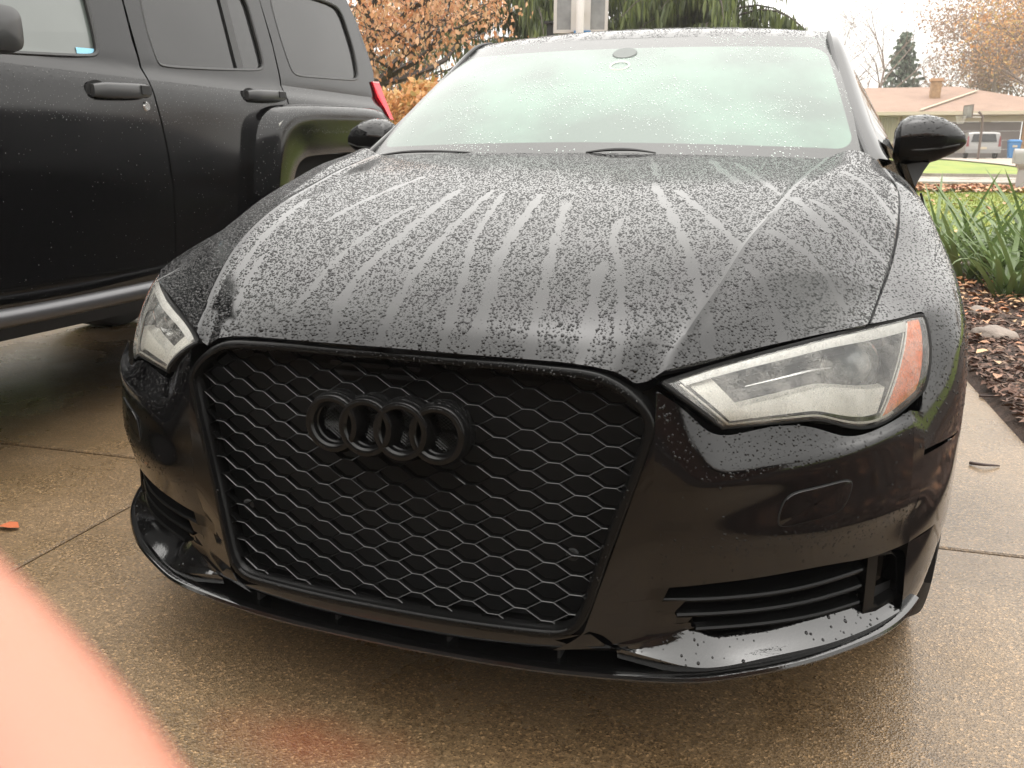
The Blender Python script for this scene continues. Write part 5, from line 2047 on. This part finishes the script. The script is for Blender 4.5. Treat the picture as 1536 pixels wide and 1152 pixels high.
# parked crossover in front of the garage
cr = thing('parked_crossover', (8.55, 55, 1.08), 'small silver crossover parked tail-out before the garage across the street', 'car')
M['dull_red'] = P('dull_red_lamp', (.16, .03, .03), rough=.3)
M['silver'] = P('silver_paint', (.26, .255, .25), rough=.3, metal=.4)
prof = [(.0, .28), (.0, .62), (.03, .80), (.10, 1.30), (.25, 1.38), (1.6, 1.40), (2.5, 1.30), (3.0, .92), (3.9, .82), (4.0, .3)]
mb = MB()
rows_ = []
for (dy, dz) in prof:
    w = .86 if dz < .85 else .86 - (dz - .85) * .22
    rows_.append([(8.55 + w * a, 53.0 + dy, 1.08 + dz - (.05 * abs(a) ** 6 if dz > .3 else 0)) for a in (-1, -.95, -.6, 0, .6, .95, 1)])
mb.grid(np.array(rows_))
for s in (0, -1):
    ring = [r_[s] for r_ in rows_]
    mb.add(ring, [tuple(range(len(ring)))])
part('body', mb, M['silver'], cr, angle=40)
mb = MB()
mb.prism([(7.93, 52.99, 1.08 + .86), (9.17, 52.99, 1.08 + .86), (9.08, 53.07, 1.08 + 1.26), (8.02, 53.07, 1.08 + 1.26)], (0, -.012, 0))
part('rear_window', mb, M['suv_glass'], cr, smooth=False)
for s in (-1, 1):
    mb = MB()
    mb.prism([(8.55 + s * .70, 52.98, 1.08 + .62), (8.55 + s * .84, 52.985, 1.08 + .62), (8.55 + s * .79, 53.03, 1.08 + 1.15), (8.55 + s * .73, 53.03, 1.08 + 1.15)], (0, -.012, 0))
    part('tail_lamp', mb, M['dull_red'], cr, smooth=False)
    wheel(cr, 8.55 + s * .72, 53.7, .31, .2, s, spokes=5)
for w_ in cr.children:
    if w_.name.startswith('wheel'):
        w_.location.z += 1.08
mb = MB()
mb.box((8.38, 52.96, 1.08 + .48), (8.72, 52.99, 1.08 + .60))
part('number_plate', mb, M['cream'], cr, smooth=False)
mb = MB()
mb.box((7.72, 52.955, 1.08 + .28), (9.38, 52.995, 1.08 + .46))
part('bumper', mb, P('grey_bumper', (.20, .20, .20), rough=.5), cr, smooth=False)

# blue bin
bn = thing('blue_bin', (10.87, 58, 1.08), 'blue wheeled recycling bin standing beside the grey garage door', 'bin')
M['blue'] = P('blue_plastic', (.035, .16, .36), rough=.45)
mb = MB()
mb.grid(np.array([[(10.87 + a * w, 58 + b * w, 1.08 + z) for a, b in ((-1, -1), (1, -1), (1, 1), (-1, 1))] for z, w in ((.05, .24), (.9, .31), (.93, .33))]), closed_u=True)
part('body', mb, M['blue'], bn, smooth=False)
mb = MB()
mb.grid(np.array([[(10.87 + a * w, 58 + b * w, 1.08 + z) for a, b in ((-1, -1), (1, -1), (1, 1), (-1, 1))] for z, w in ((.94, .34), (1.02, .33), (1.07, .22), (1.08, .01))]), closed_u=True)
part('lid', mb, M['blue'], bn, smooth=False)
mb = MB()
mb.box((10.75, 57.68, 1.72), (10.99, 57.70, 1.84))
part('white_label', mb, M['cream'], bn, smooth=False)


# basketball hoops
def hoop(loc, ang, lab, board_w, board_h, zb, scale_pole, near):
    t = thing('basketball_hoop', loc, lab, 'basketball hoop', 'basketball hoops')
    c, s = math.cos(ang), math.sin(ang)
    Mx = np.array([[c, -s, 0], [s, c, 0], [0, 0, 1]])
    L0 = np.array(loc)

    def tr(A):
        return (np.asarray(A, float) @ Mx.T) + L0

    def add(name, mbl, mat, smooth=False, parent=t):
        mbl.v = [tuple(q) for q in tr(np.array(mbl.v))]
        return part(name, mbl, mat, parent, smooth=smooth)
    fw_ = .05
    mb = MB()
    mb.box((-board_w / 2 + fw_, -.010, zb + fw_), (board_w / 2 - fw_, .010, zb + board_h - fw_))
    bd = add('backboard', mb, M['acrylic'])
    for nm, lo_, hi_ in (('frame', (-board_w / 2, -.02, zb), (-board_w / 2 + fw_, .02, zb + board_h)), ('frame', (board_w / 2 - fw_, -.02, zb), (board_w / 2, .02, zb + board_h)),
                         ('frame', (-board_w / 2 + fw_, -.02, zb), (board_w / 2 - fw_, .02, zb + fw_)), ('frame', (-board_w / 2 + fw_, -.02, zb + board_h - fw_), (board_w / 2 - fw_, .02, zb + board_h))):
        mb = MB()
        mb.box(lo_, hi_)
        add(nm, mb, M['white_plastic'] if near else M['rust_dark'], parent=bd)
    mb = MB()
    mb.box((-.15, .022, zb + .01), (.15, .06, zb + board_h * 1.0))
    add('mount_panel', mb, M['white_plastic'], parent=bd) if near else None
    mb = MB()
    mb.tube(np.array([(0, .75, 0), (0, .75, zb * .8), (0, .70, zb + .1), (0, .5, zb + board_h * .5)]), .06, 10)
    add('pole', mb, M['white_plastic'] if near else M['rust_dark'], True)
    mb = MB()
    mb.tube(np.array([(0, .62, zb + board_h * .3), (0, .03, zb + board_h * .3)]), .03, 8)
    mb.tube(np.array([(0, .66, zb + .05), (0, .03, zb + .05)]), .03, 8)
    add('arm', mb, M['white_plastic'], True)
    mb = MB()
    rim_ = np.array([(.23 * math.cos(a), -.30 + .23 * math.sin(a), zb + .12) for a in np.linspace(0, 2 * math.pi, 25)])
    mb.tube(rim_, .010, 6, cap=False)
    add('rim', mb, M['blue'] if near else M['rust_dark'], True)
    mb = MB()
    for q in range(12):
        a = 2 * math.pi * q / 12
        mb.tube(np.array([(.23 * math.cos(a), -.30 + .23 * math.sin(a), zb + .12), (.13 * math.cos(a + .5), -.30 + .13 * math.sin(a + .5), zb - .25)]), .006, 4)
        mb.tube(np.array([(.23 * math.cos(a), -.30 + .23 * math.sin(a), zb + .12), (.13 * math.cos(a - .5), -.30 + .13 * math.sin(a - .5), zb - .25)]), .006, 4)
    o_ = add('net', mb, M['white_plastic'], True)
    if near:
        mb = MB()
        mb.box((-.16, .062, zb - .02), (.10, .09, zb + .03))
        add('bracket', mb, M['blue'])
    o_['kind'] = 'stuff'
    return t


M['acrylic'] = P('grey_acrylic', (.17, .17, .17), rough=.12, var=(5, .3))
M['white_plastic'] = P('white_plastic', (.42, .39, .37), rough=.45)
M['rust_dark'] = P('dark_brown_metal', (.10, .07, .06), rough=.5)
hoop((-3.16, 13.0, 0), R(194), 'white-framed basketball backboard rising just behind the sedan roof', .84, 1.05, 2.86, 1, True)
mb = MB()
mb.box((-3.80, 13.3, 0), (-3.70, 13.4, 3.06))
pst = thing('black_post', (-3.75, 13.35, 0), 'slim black post with flat cap left of the white backboard', 'post')
part('post', mb, M['matt_black'], pst, smooth=False)
mb = MB()
mb.box((-3.84, 13.26, 3.062), (-3.66, 13.44, 3.10))
part('cap', mb, M['matt_black'], pst, smooth=False)
hoop((6.95, 48, 1.03), R(-75), 'brown basketball hoop seen edge-on before the house across the street', 1.1, .62, 1.92, 1, False)

# mailbox by the street
mbx = thing('mailbox', (5.0, 22.9, .3), 'grey plastic mailbox on a post at the right edge by the street', 'mailbox')
M['mailgrey'] = P('grey_mailbox', (.27, .26, .25), rough=.5)
sec = [(-.11, .92), (.11, .92), (.11, 1.13)] + [(.11 * math.cos(a), 1.13 + .13 * math.sin(a)) for a in np.linspace(0, math.pi, 10)[1:-1]] + [(-.11, 1.13)]
mb = MB()
mb.prism([(4.80, 22.9 + a, z) for a, z in sec], (.52, 0, 0))
bxo = part('box', mb, M['mailgrey'], mbx, angle=30)
mb = MB()
mb.box((4.795, 22.80, 1.05), (4.83, 22.78, 1.12))
part('flag', mb, M['mailgrey'], bxo, smooth=False)
mb = MB()
mb.grid(np.array([[(5.02 + a * w, 22.9 + b * w, z) for a, b in ((-1, -1), (1, -1), (1, 1), (-1, 1))] for z, w in ((.25, .09), (.78, .075), (.86, .12), (.918, .14))]), closed_u=True)
part('post', mb, M['mailgrey'], mbx, smooth=False)

# ------------------------------------------------------------------ trees
M['bark'] = P('dark_bark', (.055, .042, .035), rough=.85, bump=(25, .02), var=(8, .3))
M['bark_pale'] = P('pale_bark', (.20, .15, .125), rough=.85, bump=(25, .02), var=(6, .25))
M['beech_leaf'] = leaf_mat('beech_leaf', [(.50, .22, .10), (.62, .33, .16), (.68, .44, .27), (.45, .18, .08), (.56, .38, .20)], .5, .35)
M['orange_leaf'] = leaf_mat('orange_leaf', [(.45, .20, .07), (.60, .32, .12), (.52, .24, .08), (.62, .42, .18), (.30, .22, .06)], .5, .35)
M['brown_leaf'] = leaf_mat('brown_leaf', [(.30, .18, .12), (.40, .24, .16), (.24, .15, .11), (.46, .32, .22)], .6, .3)
M['needle'] = leaf_mat('olive_needles', [(.035, .05, .018), (.06, .085, .022), (.09, .115, .03), (.13, .16, .04), (.045, .055, .025)], .55, .2)
M['needle_far'] = leaf_mat('grey_green_needles', [(.06, .09, .06), (.09, .125, .08), (.12, .15, .10)], .6, .15)


def limbs(rng, base, h, spread, levels, seglen, n0, up=.6, r0=.14, thin=.62):
    """branching skeleton -> list of (points, radii), list of tips"""
    paths, tips = [], []

    def grow(p, d, ln, r, lev):
        pts, rad = [p], [r]
        n = 5
        for i in range(n):
            d = d + np.array([rng.gauss(0, .16), rng.gauss(0, .16), rng.gauss(0, .10)]) * (1 if lev else .35)
            d /= np.linalg.norm(d)
            p = p + d * ln / n
            pts.append(p)
            rad.append(r * (1 - .55 * (i + 1) / n))
            if lev >= levels - 1:
                tips.append((p, d))
        paths.append((np.array(pts), np.array(rad)))
        if lev + 1 >= levels:
            return
        kids = n0 if lev == 0 else rng.choice([3, 4, 4])
        for q in range(kids):
            i = rng.randint(2, n) if lev else rng.randint(2, n)
            az = rng.uniform(0, 6.28)
            side = np.array([math.cos(az), math.sin(az), 0])
            nd = d * up + side * spread + np.array([0, 0, .12])
            nd /= np.linalg.norm(nd)
            grow(pts[i], nd, ln * rng.uniform(.5, .75), rad[i] * thin, lev + 1)
    grow(np.array(base, float), np.array([0, 0, 1.0]), h, r0, 0)
    return paths, tips


def tree(name, loc, h, spread, label, leafm=None, nleaf=0, lsize=.08, seed=1, levels=4, n0=7, up=.55, group=None, bark='bark', r0=.14, scat=.25, hang=False):
    rng = random.Random(seed)
    nr = np.random.default_rng(seed)
    t = thing(name, loc, label, 'tree', group)
    paths, tips = limbs(rng, (0, 0, -.1), h * .52, spread, levels, 0, n0, up, r0)
    mb = MB()
    mb.tube(paths[0][0], paths[0][1], 8)
    part('trunk', mb, M[bark], t, local=True)
    mb = MB()
    for pts, rad in paths[1:]:
        mb.tube(pts, np.maximum(rad, .006), 4, cap=False)
    o = part('branches', mb, M[bark], t, local=True)
    if leafm:
        idx = nr.integers(0, len(tips), nleaf)
        P0 = np.array([tips[i][0] for i in idx]) + nr.normal(0, scat, (nleaf, 3))
        c = link('crown', leaf_mesh(P0, lsize, leafm, nr, hang), t, local=True)
        c['kind'] = 'stuff'
    return t


def leaf_mesh(P0, s, mat, nr, hang=False):
    k = len(P0)
    d = nr.normal(0, 1, (k, 3))
    if hang:
        d[:, 2] = -np.abs(d[:, 2]) * 1.6 - .6
    d /= np.linalg.norm(d, axis=1, keepdims=True)
    w = np.cross(d, nr.normal(0, 1, (k, 3)))
    w /= np.maximum(np.linalg.norm(w, axis=1, keepdims=True), 1e-6)
    sz = (s * (.6 + .8 * nr.random(k)))[:, None]
    up = np.cross(d, w)
    V = np.stack([P0, P0 + d * sz * .5 + w * sz * .32 + up * sz * .12, P0 + d * sz * 1.1, P0 + d * sz * .5 - w * sz * .32 + up * sz * .12], axis=1)
    f = np.arange(4 * k).reshape(-1, 4)
    return fast_mesh('crown', V.reshape(-1, 3), f, mat)


def copy_tree(src, loc, label, rot=0.0, sc=1.0):
    c = src.copy()
    COL.objects.link(c)
    c.location = loc
    c.rotation_euler = (0, 0, rot)
    c.scale = (sc, sc, sc)
    c['label'] = label
    for ch in src.children:
        d = ch.copy()
        COL.objects.link(d)
        d.parent = c
    return c


def strands(P0, ln, w, mat, nr):
    """hanging needle sprays"""
    k = len(P0)
    az = nr.random(k) * 6.28
    s = np.stack([np.cos(az), np.sin(az), 0 * az], 1) * w[:, None]
    sw = nr.normal(0, .12, (k, 3)) * ln[:, None]
    sw[:, 2] = 0
    mid = P0 + sw * .6 + np.array([0, 0, -1]) * (ln * .5)[:, None]
    end = P0 + sw + np.array([0, 0, -1]) * ln[:, None]
    V = np.stack([P0 - s * .3, P0 + s * .3, mid + s, end, mid - s], axis=1)
    f = (np.array([(0, 1, 2, 4), (4, 2, 3, 3)])[None] + (np.arange(k) * 5)[:, None, None])
    q4 = f[:, 0]
    t3 = f[:, 1, :3]
    tri = np.concatenate([q4[:, [0, 1, 2]], q4[:, [0, 2, 3]], t3])
    return fast_mesh('crown', V.reshape(-1, 3), tri, mat)


def weeping(loc, h, rad, label, seed, nb=70, dens=36, group='weeping evergreens behind the cars'):
    rng = random.Random(seed)
    nr = np.random.default_rng(seed)
    t = thing('weeping_evergreen', loc, label, 'tree', group)
    mb = MB()
    mb.tube(np.array([(0, 0, -.1), (.05, 0, h * .4), (0, .05, h * .8), (0, 0, h)]), np.array([.22, .17, .08, .02]), 8)
    part('trunk', mb, M['bark'], t, local=True)
    mb = MB()
    P0, ln, w = [], [], []
    for q in range(nb):
        z = h * (.12 + .86 * (q + rng.random()) / nb)
        az = rng.uniform(0, 6.28)
        L_ = rad * (1.05 - z / h) ** .7 * rng.uniform(.7, 1.1) + .2
        tt = np.linspace(0, 1, 7)
        d = np.array([math.cos(az), math.sin(az), 0])
        pts = d[None] * (tt * L_)[:, None] + np.array([0, 0, 1.0]) * (z + .28 * L_ * np.sin(tt * 2.2) - .30 * L_ * tt ** 2)[:, None]
        mb.tube(pts, np.linspace(.035, .008, 7), 4, cap=False)
        for _ in range(dens):
            a = rng.random() ** .7
            i = min(5, int(a * 6))
            f = a * 6 - i
            p = pts[i] * (1 - f) + pts[i + 1] * f
            side = np.array([-d[1], d[0], 0]) * rng.gauss(0, .16)
            P0.append(p + side)
            ln.append(rng.uniform(.2, .75) * (.6 + .5 * (1 - z / h)))
            w.append(rng.uniform(.016, .045))
    part('branches', mb, M['bark'], t, local=True)
    c = link('crown', strands(np.array(P0), np.array(ln), np.array(w), M['needle'], nr), t, local=True)
    c['kind'] = 'stuff'
    return t


def spruce(loc, h, rad, label, seed, nb=120, dens=26):
    rng = random.Random(seed)
    nr = np.random.default_rng(seed)
    t = thing('spruce_tree', loc, label, 'tree')
    mb = MB()
    mb.tube(np.array([(0, 0, -.1), (0, 0, h * .5), (0, 0, h)]), np.array([.22, .12, .02]), 8)
    part('trunk', mb, M['bark'], t, local=True)
    P0 = []
    for q in range(nb):
        z = h * (.08 + .90 * q / nb)
        az = q * 2.4
        L_ = rad * (1.0 - z / h) ** .85 * rng.uniform(.8, 1.12) + .1
        for _ in range(dens):
            a = rng.random() ** .6
            P0.append((math.cos(az + rng.gauss(0, .12)) * L_ * a, math.sin(az + rng.gauss(0, .12)) * L_ * a, z - .28 * L_ * a + .14 * L_ * a * a + rng.gauss(0, .05)))
    c = link('crown', leaf_mesh(np.array(P0), .34, M['needle_far'], nr, True), t, local=True)
    c['kind'] = 'stuff'
    return t


tree('beech_tree', (-7.9, 14.6, 0), 7.4, .85, 'copper-leaved beech tree behind the SUV and left of the windscreen', M['beech_leaf'], 7500, .085, seed=4, levels=4, n0=11, up=.35, r0=.20, scat=.28, hang=True)
tree('beech_tree', (-9.6, 17.5, 0), 7.2, .9, 'second copper beech crowded behind the first one', M['beech_leaf'], 3500, .085, seed=9, levels=4, n0=10, up=.4, r0=.18, scat=.3, hang=True)
# orange hedge shrub
hd_ = thing('orange_shrub', (-5.7, 12.2, 0), 'dense round orange shrub between the tail lamp and the windscreen', 'shrub')
nr = np.random.default_rng(5)
q = nr.normal(0, 1, (9000, 3))
q /= np.linalg.norm(q, axis=1, keepdims=True)
q *= (.75 + .3 * nr.random(9000))[:, None] ** .5 * (1 + .12 * np.sin(q[:, :1] * 9) * np.cos(q[:, 2:] * 7))
q = q * np.array([1.5, .9, 1.0]) + np.array([0, 0, 1.06])
c = link('crown', leaf_mesh(q[q[:, 2] > .05], .10, M['orange_leaf'], nr), hd_, local=True)
c['kind'] = 'stuff'
mb = MB()
for k_ in range(7):
    a = k_ * .9
    mb.tube(np.array([(0, 0, 0), (.3 * math.cos(a), .2 * math.sin(a), .6), (.8 * math.cos(a), .5 * math.sin(a), 1.4)]), np.array([.03, .02, .008]), 5)
part('stems', mb, M['bark'], hd_, local=True)
wa = weeping((-6.4, 20.5, .2), 7.0, 3.8, 'dark weeping evergreen standing behind the copper beech', 3, 100, 150)
wb = weeping((-2.3, 21.5, .2), 7.2, 3.8, 'olive weeping evergreen spreading above the middle of the sedan roof', 8, 100, 150)
weeping((-10.5, 22.5, .2), 7.6, 3.6, 'weeping evergreen at the back of the group, farthest left', 12, 70, 50)
copy_tree(wb, (-4.6, 24.5, .3), 'weeping evergreen filling the gap behind the backboard', 2.1, 1.05)
# across the street
spruce((5.55, 75, 1.1), 9.4, 3.2, 'narrow conical spruce standing alone behind the brown roof', 21)
b0 = tree('bare_tree', (3.6, 73, 1.1), 12.5, .55, 'leafless multi-stemmed tree left of the conical spruce', None, 0, seed=31, levels=5, n0=9, up=.8, bark='bark_pale', r0=.16)
tr1 = tree('brown_tree', (12.6, 80, 1.1), 13.5, .75, 'russet half-bare tree right of the chimney', M['brown_leaf'], 7000, .20, seed=41, levels=5, n0=9, up=.6, bark='bark_pale', r0=.22, scat=.5)
tr2 = tree('brown_tree', (10.0, 84, 1.1), 10.5, .85, 'low leafless tree with wide twigs just right of the chimney', None, 0, seed=45, levels=5, n0=11, up=.5, bark='bark_pale', r0=.2)
tr3 = tree('orange_tree', (15.2, 71, 1.1), 18.0, .6, 'tall orange-leaved tree at the right edge above the roof', M['orange_leaf'], 6500, .20, seed=52, levels=5, n0=9, up=.75, bark='bark_pale', r0=.26, scat=.7)
copy_tree(tr1, (16.8, 82, 1.1), 'russet tree at the far right behind the roof hip', 1.2, .95)
copy_tree(tr1, (13.9, 92, 1.1), 'farther russet tree showing between the first two', 3.0, 1.05)
copy_tree(b0, (1.4, 80, 1.1), 'leafless tree mostly hidden by the windscreen pillar', 2.0, 1.0)
for k_, (x, y, s_) in enumerate(((24, 52, 1.0), (30, 60, .9), (36, 50, 1.1), (20, 64, .95), (44, 58, 1.0))):
    copy_tree((b0, tr1, b0, tr2, tr1)[k_], (x, y, 1.0), ('bare tree', 'russet tree', 'bare tree', 'low bare tree', 'russet tree')[k_] + ' beyond the right edge, ' + ('first', 'second', 'third', 'fourth', 'fifth')[k_] + ' along the far street side', k_ * 1.3, s_)

# added unseen hedge left of the driveway: blocks low sky, darkens under the SUV
nr = np.random.default_rng(77)
for k_, y0 in enumerate((-2.5, .3, 3.1, 5.9, 8.7)):
    hg = thing('blocker_shrub', (-8.3, y0, 0), 'dark evergreen hedge shrub left of the driveway, ' + ('nearest', 'second', 'third', 'fourth', 'farthest')[k_] + ' in the row', 'shrub', 'hedge shrubs left of the driveway')
    if k_ == 0:
        q = nr.normal(0, 1, (5000, 3))
        q /= np.linalg.norm(q, axis=1, keepdims=True)
        q *= (.6 + .45 * nr.random(5000))[:, None]
        q = q * np.array([1.0, 1.7, 1.35]) + np.array([0, 0, 1.3])
        hme = leaf_mesh(q[q[:, 2] > .03], .26, M['needle'], nr)
        mb = MB()
        mb.tube(np.array([(0, 0, -.05), (0, .05, .8), (.05, 0, 1.8)]), np.array([.09, .06, .02]), 6)
        tme = mb.mesh('trunk', M['bark'])
    c = link('crown', hme, hg, local=True)
    c['kind'] = 'stuff'
    link('trunk', tme, hg, local=True)

# ------------------------------------------------------------------ the home at the head of the driveway (behind the camera; it is what the bumper mirrors)
hm = thing('garage_house', (0, -5.4, 0), 'brown brick house with garage doors at the head of the driveway', 'house')
M['home_brick'] = P('red_brown_brick', (.17, .09, .065), rough=.85, var=(4, .3))
mb = MB()
mb.box((-9, -5.7, -.03), (9, -5.4, 2.75))
part('wall', mb, M['home_brick'], hm, smooth=False)
mb = MB()
mb.add([(-10, -4.7, 2.76), (10, -4.7, 2.76), (8, -10, 5.6), (-8, -10, 5.6), (-10, -15.3, 2.76), (10, -15.3, 2.76)], [(0, 1, 2, 3), (3, 2, 5, 4), (0, 3, 4), (1, 5, 2)])
part('roof', mb, M['shingle'], hm, smooth=False)
for x0 in (-4.6, -.3):
    mb = MB()
    mb.box((x0, -5.39, .005), (x0 + 3.6, -5.35, 2.15))
    part('garage_door', mb, M['garage'], hm, smooth=False)

# ------------------------------------------------------------------ the photographer's hand, one fingertip in front of the lens
def cs(r_, u_, d_):
    return CAM_POS + _r * r_ + _u * u_ + _f * d_


def skin_mesh(name, chains, mat, parent=None, sub=2):
    """chains: list of (points, radii); the first starts at the root"""
    V, E, Rr = [], [], []
    for pts, rad, root in chains:
        prev = root
        for p_, r_ in zip(pts, rad):
            V.append(tuple(p_))
            Rr.append(r_)
            if prev is not None:
                E.append((prev, len(V) - 1))
            prev = len(V) - 1
    me = bpy.data.meshes.new(name)
    me.from_pydata(V, E, [])
    o = link(name, me, parent)
    sk = o.modifiers.new('skin', 'SKIN')
    for i, r_ in enumerate(Rr):
        me.skin_vertices[0].data[i].radius = (r_, r_)
        me.skin_vertices[0].data[i].use_root = (i == 0)
    sk.use_smooth_shade = True
    ss = o.modifiers.new('sub', 'SUBSURF')
    ss.levels = ss.render_levels = sub
    me.materials.append(mat)
    return o


m_, nt_, b_ = nmat('skin')
b_.inputs['Base Color'].default_value = (.42, .175, .12, 1)
b_.inputs['Roughness'].default_value = .5
b_.inputs['Subsurface Weight'].default_value = .35
b_.inputs['Subsurface Radius'].default_value = (.012, .005, .003)
b_.inputs['Subsurface Scale'].default_value = 1.0
M['skin'] = m_
palm = cs(.045, -.125, -.035)
kn = [cs(.005, -.098, -.018), cs(.026, -.094, -.03), cs(.045, -.096, -.04), cs(.062, -.102, -.048)]
chains = [
    ([cs(.075, -.24, -.10), cs(.066, -.19, -.07), palm], [.026, .024, .026], None),
    ([kn[0], cs(-.006, -.070, .012), cs(-.0160, -.0420, .049), cs(-.0310, -.0250, .055), cs(-.0450, -.0105, .055), cs(-.0510, -.0040, .055)], [.0105, .0094, .0090, .0088, .0082, .0068], 2),
    ([kn[1], cs(.022, -.075, -.005), cs(.022, -.085, .02), cs(.026, -.100, .018)], [.0105, .0095, .0088, .0072], 2),
    ([kn[2], cs(.043, -.080, -.014), cs(.043, -.092, .010), cs(.046, -.106, .008)], [.0102, .0092, .0085, .0070], 2),
    ([kn[3], cs(.062, -.088, -.026), cs(.062, -.100, -.006), cs(.064, -.110, -.008)], [.0092, .0082, .0075, .0062], 2),
    ([cs(.070, -.115, -.060), cs(.066, -.085, -.070), cs(.056, -.062, -.072)], [.0125, .0105, .0085], 2),
]
hand = skin_mesh('person_hand', chains, M['skin'])
props(hand, 'blurred pink fingertip across the lower left corner, close to the lens', 'hand')
mb = MB()
mb.tube(np.array([cs(.073, -.225, -.092), cs(.085, -.30, -.14), cs(.11, -.45, -.25), cs(.13, -.55, -.34)]), np.array([.033, .040, .046, .050]), 16)
part('sleeve', mb, P('dark_sleeve', (.03, .03, .035), rough=.9, bump=(200, .002)), hand)

# ------------------------------------------------------------------ damp air: far trees pale into it
mb = MB()
mb.box((-230, -62, -1.2), (262, 425, 24))
hz = link('haze', mb.mesh('haze', None, False) if False else mb.mesh('haze', [], False))
hm_ = bpy.data.materials.new('damp_air')
hm_.use_nodes = True
nt_ = hm_.node_tree
for n_ in list(nt_.nodes):
    if n_.type == 'BSDF_PRINCIPLED':
        nt_.nodes.remove(n_)
vo_ = nt_.nodes.new('ShaderNodeVolumePrincipled')
vo_.inputs['Color'].default_value = (.95, .92, .88, 1)
vo_.inputs['Density'].default_value = .0012
out_ = [n_ for n_ in nt_.nodes if n_.type == 'OUTPUT_MATERIAL'][0]
nt_.links.new(vo_.outputs[0], out_.inputs['Volume'])
hz.data.materials.append(hm_)
hz['kind'] = 'stuff'
props(hz, 'pale damp air over the whole street', 'haze')
